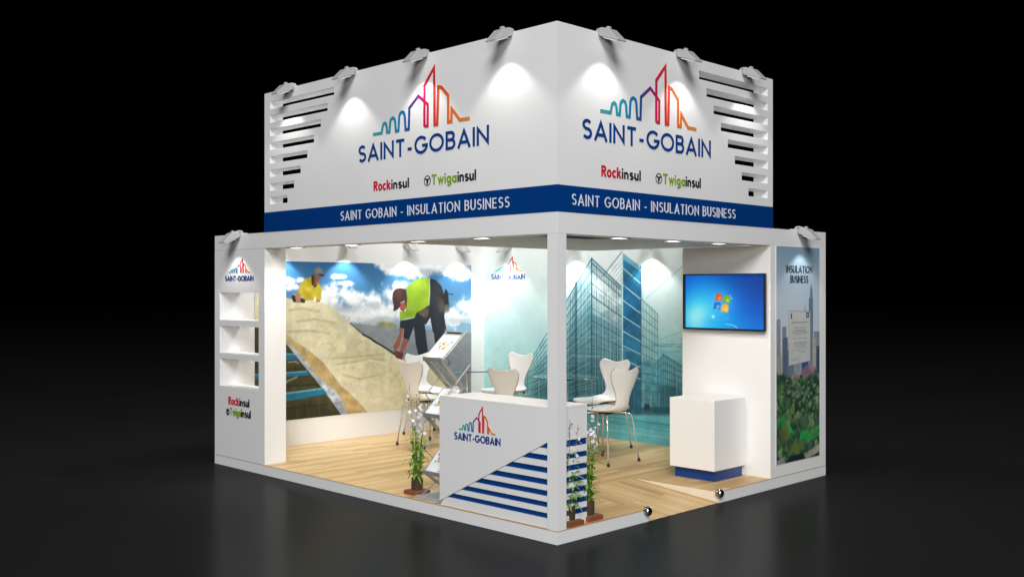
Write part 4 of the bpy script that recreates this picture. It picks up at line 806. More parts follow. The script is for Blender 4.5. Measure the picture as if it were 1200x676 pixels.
    ('l', (170, 214, 220), 0.008, [(0.3808, 0.6043), (0.4851, 0.7868)], 0.42414692730215753),
    ('l', (170, 214, 220), 0.008, [(0.3808, 0.5795), (0.4851, 0.753)], 0.47430159127647775),
    ('l', (170, 214, 220), 0.008, [(0.3808, 0.5547), (0.4851, 0.7197)], 0.3610906391029317),
    ('l', (170, 214, 220), 0.008, [(0.3808, 0.5299), (0.4851, 0.6859)], 0.44414755768590813),
    ('l', (170, 214, 220), 0.008, [(0.3808, 0.5051), (0.4851, 0.6521)], 0.3794116724145615),
    ('l', (170, 214, 220), 0.008, [(0.3808, 0.4803), (0.4851, 0.6184)], 0.3738455043844077),
    ('l', (170, 214, 220), 0.008, [(0.3808, 0.4556), (0.4851, 0.585)], 0.4326673523088244),
    ('l', (170, 214, 220), 0.008, [(0.3808, 0.4308), (0.4851, 0.5513)], 0.3709827016259187),
    ('l', (170, 214, 220), 0.008, [(0.3808, 0.406), (0.4851, 0.5175)], 0.47570779627349485),
    ('l', (170, 214, 220), 0.008, [(0.3808, 0.3812), (0.4851, 0.4838)], 0.4308039290681927),
    ('l', (170, 214, 220), 0.008, [(0.3808, 0.3564), (0.4851, 0.4504)], 0.40192875214761625),
    ('l', (170, 214, 220), 0.008, [(0.3808, 0.3316), (0.4851, 0.4167)], 0.49081269548892653),
    ('l', (170, 214, 220), 0.008, [(0.3808, 0.3068), (0.4851, 0.3829)], 0.45637834512632697),
    ('l', (170, 214, 220), 0.008, [(0.3808, 0.2821), (0.4851, 0.3496)], 0.35705824060547453),
    ('l', (170, 214, 220), 0.008, [(0.3808, 0.2573), (0.4851, 0.3158)], 0.4754997915825485),
    ('l', (170, 214, 220), 0.008, [(0.3808, 0.2325), (0.4851, 0.2821)], 0.3723813551036473),
    ('l', (170, 214, 220), 0.008, [(0.3808, 0.2077), (0.4851, 0.2483)], 0.37640311039591035),
    ('l', (170, 214, 220), 0.008, [(0.3808, 0.1829), (0.4851, 0.215)], 0.44373855485462854),
    ('l', (170, 214, 220), 0.008, [(0.3808, 0.1581), (0.4851, 0.1812)], 0.39428009965508676),
    ('l', (170, 214, 220), 0.008, [(0.3808, 0.1333), (0.4851, 0.1474)], 0.482367889805824),
    ('l', (170, 214, 220), 0.005347827239362271, [(0.3808, 0.6786), (0.3808, 0.1333)], 0.41065305559427134),
    ('p', (236, 244, 244), [(0.4872, 0.8479), (0.6021, 0.7171), (0.6021, 0.6568), (0.4872, 0.7598)], 0.01, 0.3, 0.45),
    ('p', (230, 242, 242), [(0.4872, 0.6983), (0.6021, 0.6141), (0.6021, 0.5624), (0.4872, 0.6278)], 0.01, 0.3, 0.35),
    ('l', (26, 92, 112), 0.008, [(0.6767, 0.7094), (0.7377, 0.635)], 0.7424706815764281),
    ('l', (26, 92, 112), 0.008, [(0.6767, 0.6645), (0.7377, 0.597)], 0.6870918387608831),
    ('l', (26, 92, 112), 0.008, [(0.6767, 0.6192), (0.7377, 0.559)], 0.740858220981903),
    ('l', (26, 92, 112), 0.008, [(0.6767, 0.5744), (0.7377, 0.5209)], 0.5749866137886944),
    ('l', (26, 92, 112), 0.008, [(0.6767, 0.5295), (0.7377, 0.4829)], 0.5937072157046399),
    ('l', (26, 92, 112), 0.008, [(0.6767, 0.4842), (0.7377, 0.4444)], 0.7805062438553056),
    ('l', (26, 92, 112), 0.008, [(0.6767, 0.4393), (0.7377, 0.4064)], 0.5707985502528923),
    ('l', (26, 92, 112), 0.008, [(0.6767, 0.3944), (0.7377, 0.3684)], 0.6431779489446195),
    ('l', (26, 92, 112), 0.008, [(0.6767, 0.3496), (0.7377, 0.3303)], 0.7048216680053825),
    ('l', (26, 92, 112), 0.008, [(0.6767, 0.3043), (0.7377, 0.2923)], 0.7801579025592646),
    ('l', (26, 92, 112), 0.008, [(0.6767, 0.2594), (0.7377, 0.2538)], 0.6464755542374498),
    ('l', (26, 92, 112), 0.008, [(0.6767, 0.2145), (0.7377, 0.2158)], 0.6080495079160568),
    ('l', (26, 92, 112), 0.008, [(0.6767, 0.1692), (0.7377, 0.1778)], 0.722511418008877),
    ('l', (26, 92, 112), 0.00784367816774104, [(0.6767, 0.7094), (0.6767, 0.1692)], 0.715562197306322),
    ('l', (26, 92, 112), 0.004155774198181349, [(0.6869, 0.697), (0.6869, 0.1709)], 0.47953528417861374),
    ('l', (26, 92, 112), 0.007252398477386146, [(0.6972, 0.6842), (0.6972, 0.1722)], 0.4783871496271692),
    ('l', (26, 92, 112), 0.00482537816293047, [(0.7074, 0.6718), (0.7074, 0.1735)], 0.6860882637447745),
    ('l', (26, 92, 112), 0.007582296201808007, [(0.7174, 0.6598), (0.7174, 0.1752)], 0.4322876483159829),
    ('l', (26, 92, 112), 0.004447277415177508, [(0.7277, 0.6474), (0.7277, 0.1765)], 0.7552997291195546),
    ('l', (26, 92, 112), 0.008588167403630156, [(0.7377, 0.635), (0.7377, 0.1778)], 0.6079182938267894),
    ('l', (26, 92, 112), 0.008, [(0.7362, 0.4021), (0.7577, 0.4415)], 0.6860131611062199),
    ('l', (26, 92, 112), 0.008, [(0.7362, 0.365), (0.7577, 0.3979)], 0.5755564387306252),
    ('l', (26, 92, 112), 0.008, [(0.7362, 0.3274), (0.7577, 0.3543)], 0.6855878722199858),
    ('l', (26, 92, 112), 0.008, [(0.7362, 0.2897), (0.7577, 0.3111)], 0.6412460058946737),
    ('l', (26, 92, 112), 0.008, [(0.7362, 0.2526), (0.7577, 0.2675)], 0.6004458337372824),
    ('l', (26, 92, 112), 0.008, [(0.7362, 0.215), (0.7577, 0.2239)], 0.6080118176530991),
    ('l', (26, 92, 112), 0.008, [(0.7362, 0.1778), (0.7577, 0.1803)], 0.7261664775895292),
    ('l', (26, 92, 112), 0.004297007752291749, [(0.7362, 0.4021), (0.7362, 0.1778)], 0.4248718800081521),
    ('l', (26, 92, 112), 0.004668052557811117, [(0.7433, 0.4154), (0.7433, 0.1786)], 0.785552329228805),
    ('l', (26, 92, 112), 0.00827962159290385, [(0.7505, 0.4282), (0.7505, 0.1795)], 0.7859903507292332),
    ('l', (26, 92, 112), 0.006482168268835217, [(0.7577, 0.4415), (0.7577, 0.1803)], 0.6054639111142408),
    ('l', (16, 60, 84), 0.008, [(0.7577, 0.4415), (0.8269, 0.3893)], 0.6296517729624188),
    ('l', (16, 60, 84), 0.0048, [(0.7577, 0.4346), (0.8269, 0.3829)], 0.42),
    ('l', (16, 60, 84), 0.008, [(0.7577, 0.4038), (0.8269, 0.3611)], 0.5179199344167253),
    ('l', (16, 60, 84), 0.0048, [(0.7577, 0.3974), (0.8269, 0.3547)], 0.42),
    ('l', (16, 60, 84), 0.008, [(0.7577, 0.3667), (0.8269, 0.3325)], 0.6129233889640868),
    ('l', (16, 60, 84), 0.0048, [(0.7577, 0.3603), (0.8269, 0.3261)], 0.42),
    ('l', (16, 60, 84), 0.008, [(0.7577, 0.3295), (0.8269, 0.3038)], 0.6118103396493391),
    ('l', (16, 60, 84), 0.0048, [(0.7577, 0.3231), (0.8269, 0.2974)], 0.42),
    ('l', (16, 60, 84), 0.008, [(0.7577, 0.2923), (0.8269, 0.2756)], 0.6208732813953185),
    ('l', (16, 60, 84), 0.0048, [(0.7577, 0.2855), (0.8269, 0.2688)], 0.42),
    ('l', (16, 60, 84), 0.008, [(0.7577, 0.2551), (0.8269, 0.247)], 0.6163757551505623),
    ('l', (16, 60, 84), 0.0048, [(0.7577, 0.2483), (0.8269, 0.2406)], 0.42),
    ('l', (16, 60, 84), 0.008, [(0.7577, 0.2179), (0.8269, 0.2184)], 0.4910769373400589),
    ('l', (16, 60, 84), 0.0048, [(0.7577, 0.2111), (0.8269, 0.212)], 0.42),
    ('l', (16, 60, 84), 0.008, [(0.7577, 0.1803), (0.8269, 0.1902)], 0.4990636260152567),
    ('l', (16, 60, 84), 0.0048, [(0.7577, 0.1739), (0.8269, 0.1833)], 0.42),
    ('l', (16, 60, 84), 0.005307150049635795, [(0.7577, 0.4415), (0.7577, 0.1803)], 0.5753137621933513),
    ('l', (16, 60, 84), 0.0077166411270222866, [(0.7656, 0.4355), (0.7656, 0.1816)], 0.5575015401523765),
    ('l', (16, 60, 84), 0.008625370696504321, [(0.7733, 0.4295), (0.7733, 0.1825)], 0.4034136644278608),
    ('l', (16, 60, 84), 0.005740000863184367, [(0.781, 0.4239), (0.781, 0.1838)], 0.5099516729761066),
    ('l', (16, 60, 84), 0.008730690525466692, [(0.7887, 0.4179), (0.7887, 0.1846)], 0.5083554689564358),
    ('l', (16, 60, 84), 0.008707018488018189, [(0.7964, 0.4124), (0.7964, 0.1859)], 0.6993987826854308),
    ('l', (16, 60, 84), 0.0067847530678823015, [(0.8041, 0.4064), (0.8041, 0.1868)], 0.3590600360424053),
    ('l', (16, 60, 84), 0.00667822638404956, [(0.8118, 0.4009), (0.8118, 0.188)], 0.6884368264515576),
    ('l', (16, 60, 84), 0.005255126260197564, [(0.8195, 0.3953), (0.8195, 0.1889)], 0.555475120912046),
    ('l', (16, 60, 84), 0.006753480484209682, [(0.8269, 0.3893), (0.8269, 0.1902)], 0.5593983250429042),
    ('l', (16, 60, 84), 0.008, [(0.8269, 0.3893), (0.9423, 0.3363)], 0.6364025551442216),
    ('l', (16, 60, 84), 0.0048, [(0.8269, 0.3829), (0.9423, 0.3299)], 0.42),
    ('l', (16, 60, 84), 0.008, [(0.8269, 0.3564), (0.9423, 0.3145)], 0.6881466563781353),
    ('l', (16, 60, 84), 0.0048, [(0.8269, 0.3496), (0.9423, 0.3085)], 0.42),
    ('l', (16, 60, 84), 0.008, [(0.8269, 0.3231), (0.9423, 0.2927)], 0.5240100292403039),
    ('l', (16, 60, 84), 0.0048, [(0.8269, 0.3167), (0.9423, 0.2868)], 0.42),
    ('l', (16, 60, 84), 0.008, [(0.8269, 0.2897), (0.9423, 0.2714)], 0.523703860911852),
    ('l', (16, 60, 84), 0.0048, [(0.8269, 0.2833), (0.9423, 0.265)], 0.42),
    ('l', (16, 60, 84), 0.008, [(0.8269, 0.2564), (0.9423, 0.2496)], 0.6911222871618916),
    ('l', (16, 60, 84), 0.0048, [(0.8269, 0.25), (0.9423, 0.2432)], 0.42),
    ('l', (16, 60, 84), 0.008, [(0.8269, 0.2231), (0.9423, 0.2278)], 0.6685448945044044),
    ('l', (16, 60, 84), 0.0048, [(0.8269, 0.2167), (0.9423, 0.2214)], 0.42),
    ('l', (16, 60, 84), 0.008, [(0.8269, 0.1902), (0.9423, 0.206)], 0.6382177853130333),
    ('l', (16, 60, 84), 0.0048, [(0.8269, 0.1833), (0.9423, 0.1996)], 0.42),
    ('l', (16, 60, 84), 0.006560293477201164, [(0.8269, 0.3893), (0.8269, 0.1902)], 0.5660364665256529),
    ('l', (16, 60, 84), 0.005291566551988252, [(0.84, 0.3833), (0.84, 0.1919)], 0.6511338914354216),
    ('l', (16, 60, 84), 0.004795969962425188, [(0.8531, 0.3774), (0.8531, 0.1936)], 0.38402523027494734),
    ('l', (16, 60, 84), 0.00511850264540329, [(0.8662, 0.3714), (0.8662, 0.1953)], 0.6640423239393656),
    ('l', (16, 60, 84), 0.007059503227511371, [(0.879, 0.3654), (0.879, 0.197)], 0.41796649628708304),
    ('l', (16, 60, 84), 0.006118066218942201, [(0.8918, 0.3598), (0.8918, 0.1991)], 0.6911397337779076),
    ('l', (16, 60, 84), 0.005488623787150407, [(0.9046, 0.3538), (0.9046, 0.2009)], 0.5323854979274224),
    ('l', (16, 60, 84), 0.004223067195431059, [(0.9172, 0.3479), (0.9172, 0.2026)], 0.6800550419905453),
    ('l', (16, 60, 84), 0.008205900060718502, [(0.9297, 0.3423), (0.9297, 0.2043)], 0.5892652328650492),
    ('l', (16, 60, 84), 0.00485686035953234, [(0.9423, 0.3363), (0.9423, 0.206)], 0.6710862072998911),
    ('l', (26, 92, 112), 0.008, [(0.2956, 0.365), (0.1359, 0.247)], 0.5683061511301061),
    ('l', (26, 92, 112), 0.008, [(0.2956, 0.3239), (0.1359, 0.2218)], 0.6253773418264539),
    ('l', (26, 92, 112), 0.008, [(0.2956, 0.2825), (0.1359, 0.1966)], 0.5711511912254799),
    ('l', (26, 92, 112), 0.008, [(0.2956, 0.241), (0.1359, 0.1714)], 0.6228359468482916),
    ('l', (26, 92, 112), 0.008, [(0.2956, 0.1996), (0.1359, 0.1457)], 0.6892032180261307),
    ('l', (26, 92, 112), 0.008, [(0.2956, 0.1585), (0.1359, 0.1205)], 0.5807870312112228),
    ('l', (26, 92, 112), 0.008, [(0.2956, 0.1171), (0.1359, 0.0953)], 0.5966373691610949),
    ('l', (26, 92, 112), 0.005649753944541636, [(0.2956, 0.365), (0.2956, 0.1171)], 0.36527481998237765),
    ('l', (26, 92, 112), 0.004886578406884688, [(0.2785, 0.3521), (0.2785, 0.115)], 0.49223576077556486),
    ('l', (26, 92, 112), 0.005883752691512624, [(0.261, 0.3397), (0.261, 0.1124)], 0.4073771905300127),
    ('l', (26, 92, 112), 0.007282328810832743, [(0.2436, 0.3265), (0.2436, 0.1098)], 0.36549320068360336),
    ('l', (26, 92, 112), 0.005068702327305728, [(0.2259, 0.3137), (0.2259, 0.1077)], 0.4808867478378852),
    ('l', (26, 92, 112), 0.00644032083807347, [(0.2082, 0.3004), (0.2082, 0.1051)], 0.6574260237720564),
    ('l', (26, 92, 112), 0.004636636972447626, [(0.1903, 0.2872), (0.1903, 0.1026)], 0.4712454876099625),
    ('l', (26, 92, 112), 0.004463862970804473, [(0.1723, 0.2739), (0.1723, 0.1)], 0.4824912082439965),
    ('l', (26, 92, 112), 0.005029349797603837, [(0.1541, 0.2607), (0.1541, 0.0979)], 0.47316060981076163),
    ('l', (26, 92, 112), 0.006753663150052049, [(0.1359, 0.247), (0.1359, 0.0953)], 0.5434670910671789),
    ('l', (190, 226, 236), 0.014, [(0.6087, 0.8611), (0.6749, 0.7842)], 0.85),
    ('l', (190, 226, 236), 0.014, [(0.6087, 0.7769), (0.6749, 0.7073)], 0.85),
    ('l', (190, 226, 236), 0.014, [(0.6087, 0.7), (0.6749, 0.6376)], 0.85),
    ('l', (190, 226, 236), 0.014, [(0.6087, 0.6205), (0.6749, 0.5658)], 0.85),
    ('l', (190, 226, 236), 0.014, [(0.6087, 0.5457), (0.6749, 0.4983)], 0.85),
    ('l', (190, 226, 236), 0.014, [(0.6087, 0.4726), (0.6749, 0.435)], 0.85),
    ('l', (190, 226, 236), 0.014, [(0.6087, 0.4043), (0.6749, 0.3718)], 0.85),
    ('l', (190, 226, 236), 0.014, [(0.6087, 0.3359), (0.6749, 0.3128)], 0.85),
    ('l', (20, 84, 116), 0.005, [(0.6121, 0.9269), (0.6121, 0.1521)], 0.5),
    ('l', (20, 84, 116), 0.005, [(0.6195, 0.9188), (0.6195, 0.153)], 0.5),
    ('l', (20, 84, 116), 0.005, [(0.6269, 0.9111), (0.6269, 0.1543)], 0.5),
    ('l', (20, 84, 116), 0.005, [(0.6344, 0.903), (0.6344, 0.1551)], 0.5),
    ('l', (20, 84, 116), 0.005, [(0.6421, 0.8953), (0.6421, 0.156)], 0.5),
    ('l', (20, 84, 116), 0.005, [(0.6492, 0.8872), (0.6492, 0.1573)], 0.5),
    ('l', (20, 84, 116), 0.005, [(0.6567, 0.8795), (0.6567, 0.1581)], 0.5),
    ('l', (20, 84, 116), 0.005, [(0.6641, 0.8718), (0.6641, 0.1594)], 0.5),
    ('l', (20, 84, 116), 0.005, [(0.6715, 0.8637), (0.6715, 0.1603)], 0.5),
    ('l', (20, 74, 98), 0.012, [(0.6767, 0.8697), (0.6767, 0.144)], 0.9),
    ('l', (190, 230, 236), 0.02, [(0.6064, 0.9359), (0.6064, 0.1342)], 0.8),
    ('l', (16, 60, 84), 0.02, [(0.4851, 0.9141), (0.4851, 0.1167)], 0.8),
    ('l', (16, 60, 84), 0.03, [(0.4197, 0.7868), (0.4197, 0.1073)], 0.55),
    ('l', (20, 90, 120), 0.02, [(0.6121, 0.7598), (0.6767, 0.8654)], 0.6),
    ('l', (16, 60, 84), 0.01, [(0.6054, 0.9444), (0.5251, 0.8167)], 0.6),
    ('l', (16, 60, 84), 0.014, [(0.4838, 0.8923), (0.6021, 0.7513)], 0.7),
    ('l', (120, 180, 184), 0.012, [(0.6956, 0.7094), (0.8269, 0.8658), (0.9141, 0.9513)], 0.6),
    ('l', (120, 180, 184), 0.01, [(0.7362, 0.506), (0.8269, 0.5564), (0.9423, 0.6094)], 0.5),
    ('l', (150, 200, 200), 0.008, [(0.4733, 0.9453), (0.4733, 0.8838)], 0.6),
    ('l', (90, 170, 184), 0.007100634010134469, [(0.219, 0.3244), (0.219, 0.1094)], 0.2109159502151715),
    ('l', (90, 170, 184), 0.007502500816448912, [(0.3872, 0.3457), (0.3872, 0.1226)], 0.5605895336969691),
    ('l', (226, 240, 240), 0.011113194750817613, [(0.4859, 0.306), (0.4859, 0.1329)], 0.5654728613146556),
    ('l', (90, 170, 184), 0.011839959234552172, [(0.2295, 0.1833), (0.2295, 0.065)], 0.4843242510783268),
    ('l', (16, 60, 84), 0.008606750241238744, [(0.5082, 0.253), (0.5082, 0.1201)], 0.5697342706553987),
    ('l', (26, 92, 112), 0.008160407953132009, [(0.3862, 0.3077), (0.3862, 0.0915)], 0.5254555573247834),
    ('l', (90, 170, 184), 0.005851226382079477, [(0.6967, 0.2915), (0.6967, 0.1543)], 0.5694988173900553),
    ('l', (26, 92, 112), 0.007956318430042995, [(0.5118, 0.2859), (0.5118, 0.0983)], 0.5357220223520034),
    ('l', (226, 240, 240), 0.0055768296802694945, [(0.5049, 0.3154), (0.5049, 0.1402)], 0.26112541635365005),
    ('l', (90, 170, 184), 0.010185859596713738, [(0.5905, 0.2222), (0.5905, 0.1205)], 0.5879964813295748),
    ('l', (226, 240, 240), 0.008974445850153293, [(0.8669, 0.2897), (0.8669, 0.159)], 0.5784082138141906),
    ('l', (90, 170, 184), 0.006034713303566035, [(0.8969, 0.4068), (0.8969, 0.1761)], 0.27477560604463513),
    ('l', (26, 92, 112), 0.007676061091147811, [(0.6695, 0.3628), (0.6695, 0.1389)], 0.4288415470863282),
    ('l', (16, 60, 84), 0.010170591374632608, [(0.2556, 0.3568), (0.2556, 0.1188)], 0.5268397311211821),
    ('l', (226, 240, 240), 0.010353936079528756, [(0.8056, 0.3098), (0.8056, 0.1598)], 0.21427653563326754),
    ('l', (16, 60, 84), 0.0057983216925321605, [(0.2367, 0.2184), (0.2367, 0.0684)], 0.22524931891086852),
    ('l', (26, 92, 112), 0.010829118501758123, [(0.6451, 0.3607), (0.6451, 0.147)], 0.27618799573117614),
    ('l', (226, 240, 240), 0.006792110518530484, [(0.8846, 0.3303), (0.8846, 0.1769)], 0.4309130136124302),
    ('l', (226, 240, 240), 0.00928109673470233, [(0.7138, 0.2432), (0.7138, 0.1444)], 0.4466606058217317),
    ('l', (226, 240, 240), 0.011209156436357493, [(0.3687, 0.3564), (0.3687, 0.141)], 0.5118582915802428),
    ('l', (26, 92, 112), 0.00791579477389259, [(0.1987, 0.2188), (0.1987, 0.0936)], 0.22803691310202878),
    ('l', (26, 92, 112), 0.010762799569778339, [(0.8138, 0.3004), (0.8138, 0.1573)], 0.529611275929269),
    ('l', (90, 170, 184), 0.0113431387363611, [(0.711, 0.3244), (0.711, 0.1838)], 0.2577222676116316),
    ('l', (90, 170, 184), 0.010841837611274621, [(0.2885, 0.2761), (0.2885, 0.1077)], 0.4262237293501629),
    ('l', (226, 240, 240), 0.008566020071949152, [(0.3546, 0.2496), (0.3546, 0.1239)], 0.4758249836076305),
    ('l', (26, 92, 112), 0.005260213405689209, [(0.4254, 0.2466), (0.4254, 0.097)], 0.5741718021996758),
    ('l', (90, 170, 184), 0.009293383571134666, [(0.889, 0.3), (0.889, 0.2064)], 0.27355103377427986),
    ('l', (26, 92, 112), 0.008325898989623638, [(0.7841, 0.3098), (0.7841, 0.1957)], 0.3224939347240838),
    ('l', (26, 92, 112), 0.00917678049383764, [(0.2095, 0.2671), (0.2095, 0.1235)], 0.3058429504250729),
    ('l', (26, 92, 112), 0.010491899863213297, [(0.3115, 0.2226), (0.3115, 0.0949)], 0.3079415277481372),
    ('l', (90, 170, 184), 0.006900051152629837, [(0.8551, 0.4073), (0.8551, 0.1577)], 0.49443091002534956),
    ('l', (16, 60, 84), 0.010795890985459116, [(0.6356, 0.2662), (0.6356, 0.1474)], 0.29793619860689263),
    ('l', (26, 92, 112), 0.011458573353941733, [(0.8792, 0.3833), (0.8792, 0.2013)], 0.41538825173735294),
    ('l', (16, 60, 84), 0.010515527746987066, [(0.8759, 0.3581), (0.8759, 0.1756)], 0.3718922520292548),
    ('l', (26, 92, 112), 0.010444558469025188, [(0.739, 0.3376), (0.739, 0.1624)], 0.30405543790348954),
    ('l', (90, 170, 184), 0.011217731652786481, [(0.2374, 0.2333), (0.2374, 0.0594)], 0.4014487643662674),
    ('l', (26, 92, 112), 0.006149944744990124, [(0.5503, 0.2145), (0.5503, 0.1175)], 0.23977102816592635),
    ('l', (90, 170, 184), 0.00806572442574859, [(0.4008, 0.3679), (0.4008, 0.1368)], 0.35357270086383474),
    ('l', (16, 60, 84), 0.007190917762079486, [(0.2964, 0.3017), (0.2964, 0.1231)], 0.38751460526863246),
    ('l', (226, 240, 240), 0.006670709099541071, [(0.6864, 0.3432), (0.6864, 0.1735)], 0.4586715013873123),
    ('l', (16, 60, 84), 0.009969258595964078, [(0.7344, 0.3026), (0.7344, 0.138)], 0.4123604014316481),
    ('l', (26, 92, 112), 0.005013984106446621, [(0.4269, 0.2359), (0.4269, 0.1491)], 0.49212319970713786),
    ('l', (226, 240, 240), 0.007505980275084659, [(0.4954, 0.312), (0.4954, 0.1342)], 0.21081123169724567),
    ('l', (90, 170, 184), 0.011907932475271192, [(0.7354, 0.3748), (0.7354, 0.1432)], 0.48733458141486524),
    ('l', (226, 240, 240), 0.006940401362946021, [(0.8662, 0.3376), (0.8662, 0.1752)], 0.5180469684796096),
    ('l', (16, 60, 84), 0.0045028410847873694, [(0.2977, 0.3047), (0.2977, 0.0863)], 0.5308172034027724),
    ('l', (226, 240, 240), 0.008999062105675259, [(0.1715, 0.2209), (0.1715, 0.1038)], 0.5065923124632913),
    ('l', (16, 60, 84), 0.011849913944687885, [(0.5051, 0.3308), (0.5051, 0.0987)], 0.21150202485681208),
    ('l', (226, 240, 240), 0.008445702877741088, [(0.2592, 0.2821), (0.2592, 0.0624)], 0.5281047337514517),
    ('l', (226, 240, 240), 0.00832833610382211, [(0.8326, 0.303), (0.8326, 0.1491)], 0.5617170838351373),
    ('l', (226, 240, 240), 0.006025527432910058, [(0.5113, 0.2239), (0.5113, 0.1462)], 0.33684597033175484),
    ('l', (226, 240, 240), 0.008507019704670549, [(0.6128, 0.3573), (0.6128, 0.1615)], 0.24132478564788984),
    ('l', (90, 170, 184), 0.01118371401600721, [(0.5554, 0.2782), (0.5554, 0.1615)], 0.3558249933643084),
    ('l', (90, 170, 184), 0.008612705462037998, [(0.7638, 0.3141), (0.7638, 0.1359)], 0.46939276114460793),
    ('l', (226, 240, 240), 0.011000305609612073, [(0.5408, 0.3513), (0.5408, 0.1209)], 0.22815685999618385),
    ('l', (16, 60, 84), 0.006365904092592742, [(0.6985, 0.2944), (0.6985, 0.1444)], 0.4769016669185653),
    ('l', (90, 170, 184), 0.010052573950523657, [(0.8531, 0.3457), (0.8531, 0.188)], 0.33046603436456207),
    ('l', (226, 240, 240), 0.005133529974235541, [(0.6503, 0.3274), (0.6503, 0.1671)], 0.34714135705943705),
    ('l', (90, 170, 184), 0.01080129322103341, [(0.2054, 0.3043), (0.2054, 0.1017)], 0.36651770622939644),
    ('l', (16, 60, 84), 0.01087990220729102, [(0.2885, 0.2286), (0.2885, 0.0688)], 0.5161885926509),
    ('l', (226, 240, 240), 0.007518292185174195, [(0.7433, 0.2513), (0.7433, 0.1808)], 0.39158562153937626),
    ('l', (26, 92, 112), 0.0060477977968627136, [(0.6687, 0.2923), (0.6687, 0.1444)], 0.2594379494135656),
    ('l', (16, 60, 84), 0.004628029262713441, [(0.4785, 0.3115), (0.4785, 0.1239)], 0.387236676724197),
    ('l', (226, 240, 240), 0.004689342043288171, [(0.2815, 0.2953), (0.2815, 0.0962)], 0.24370501505277684),
    ('l', (90, 170, 184), 0.005485481269685129, [(0.8615, 0.3004), (0.8615, 0.1628)], 0.32761259200860776),
    ('l', (226, 240, 240), 0.007713853039297027, [(0.8254, 0.2769), (0.8254, 0.1543)], 0.48412215605229214),
    ('l', (16, 60, 84), 0.005809320135108888, [(0.7992, 0.3761), (0.7992, 0.1372)], 0.3755598163309285),
    ('l', (26, 92, 112), 0.006476660857149166, [(0.6595, 0.3697), (0.6595, 0.1214)], 0.5185701109177909),
    ('l', (16, 60, 84), 0.011200866598785029, [(0.6344, 0.3321), (0.6344, 0.1333)], 0.5691179446488679),
    ('l', (26, 92, 112), 0.006754292280107447, [(0.7956, 0.2624), (0.7956, 0.1368)], 0.26797853839001684),
    ('l', (226, 240, 240), 0.005025718015857218, [(0.4156, 0.4004), (0.5633, 0.4197)], 0.37188682635262715),
    ('l', (26, 92, 112), 0.007699624090950288, [(0.7521, 0.4927), (0.799, 0.4897)], 0.2030827639455312),
    ('l', (16, 60, 84), 0.005895114629325719, [(0.4974, 0.1944), (0.5379, 0.2038)], 0.29195175949298124),
    ('l', (16, 60, 84), 0.007571623455867626, [(0.7169, 0.4842), (0.7864, 0.4812)], 0.34639716068518395),
    ('l', (226, 240, 240), 0.005549313744518885, [(0.3956, 0.5021), (0.5682, 0.5205)], 0.30730446061699934),
    ('l', (226, 240, 240), 0.0072333364832938875, [(0.4, 0.4094), (0.5185, 0.4111)], 0.3169104906361529),
    ('l', (226, 240, 240), 0.0068475832293263365, [(0.7367, 0.5004), (0.8174, 0.4991)], 0.374996634923665),
    ('l', (226, 240, 240), 0.007478200949753013, [(0.5259, 0.4957), (0.5879, 0.5013)], 0.2356820158578936),
    ('l', (16, 60, 84), 0.004888368188774627, [(0.7697, 0.4064), (0.8838, 0.4171)], 0.31127728615696737),
    ('l', (16, 60, 84), 0.00557431197342192, [(0.7662, 0.4893), (0.8218, 0.497)], 0.3729866055828365),
    ('l', (226, 240, 240), 0.008278053760278499, [(0.5841, 0.4513), (0.6321, 0.4517)], 0.36687734367756025),
    ('l', (26, 92, 112), 0.005377601144978123, [(0.7115, 0.2209), (0.7918, 0.2355)], 0.31827540097487117),
    ('l', (16, 60, 84), 0.0047525196114933995, [(0.4487, 0.2209), (0.5067, 0.2244)], 0.21400807119572282),
    ('l', (26, 92, 112), 0.00654905545977519, [(0.4069, 0.1893), (0.541, 0.1979)], 0.40666507174051636),
    ('l', (26, 92, 112), 0.004422328087092758, [(0.6185, 0.2), (0.7731, 0.2209)], 0.3384828256471527),
    ('l', (16, 60, 84), 0.008484702260298974, [(0.7364, 0.3603), (0.8741, 0.3654)], 0.23182090488653173),
    ('l', (16, 60, 84), 0.0059334016337857665, [(0.7503, 0.4491), (0.8467, 0.462)], 0.2604897346184729),
    ('l', (16, 60, 84), 0.004141774529963552, [(0.4756, 0.4154), (0.6372, 0.4333)], 0.3403698680644536),
    ('l', (16, 60, 84), 0.006810473575980777, [(0.6226, 0.3342), (0.7336, 0.3406)], 0.3065520970191328),
    ('l', (26, 92, 112), 0.00993301688012637, [(0.3797, 0.2748), (0.4485, 0.2897)], 0.27785743295723864),
    ('l', (16, 60, 84), 0.00475197531424519, [(0.4487, 0.4462), (0.5485, 0.4483)], 0.40316421645644307),
    ('l', (226, 240, 240), 0.007905988942422587, [(0.8133, 0.2769), (0.8674, 0.285)], 0.4370403992934069),
    ('l', (16, 60, 84), 0.005800716406184693, [(0.3767, 0.3641), (0.4438, 0.3714)], 0.4396199967499428),
    ('l', (26, 92, 112), 0.005563639941586903, [(0.5159, 0.2034), (0.5644, 0.2115)], 0.3668990498906951),
    ('l', (16, 60, 84), 0.007416941959254245, [(0.4638, 0.3944), (0.5077, 0.391)], 0.30268420189555495),
    ('l', (16, 60, 84), 0.007809204643442551, [(0.7113, 0.2004), (0.8421, 0.2197)], 0.44302670976412206),
    ('l', (226, 240, 240), 0.005745344472300179, [(0.4777, 0.1654), (0.6105, 0.1795)], 0.2957041658546541),
    ('l', (226, 240, 240), 0.007838486289616226, [(0.4008, 0.359), (0.5195, 0.3615)], 0.1577030668652859),
    ('l', (16, 60, 84), 0.005964906834923761, [(0.8154, 0.5209), (0.9021, 0.5321)], 0.33193323259385726),
    ('l', (26, 92, 112), 0.008822463492987074, [(0.4759, 0.3791), (0.5844, 0.3902)], 0.1928926021203185),
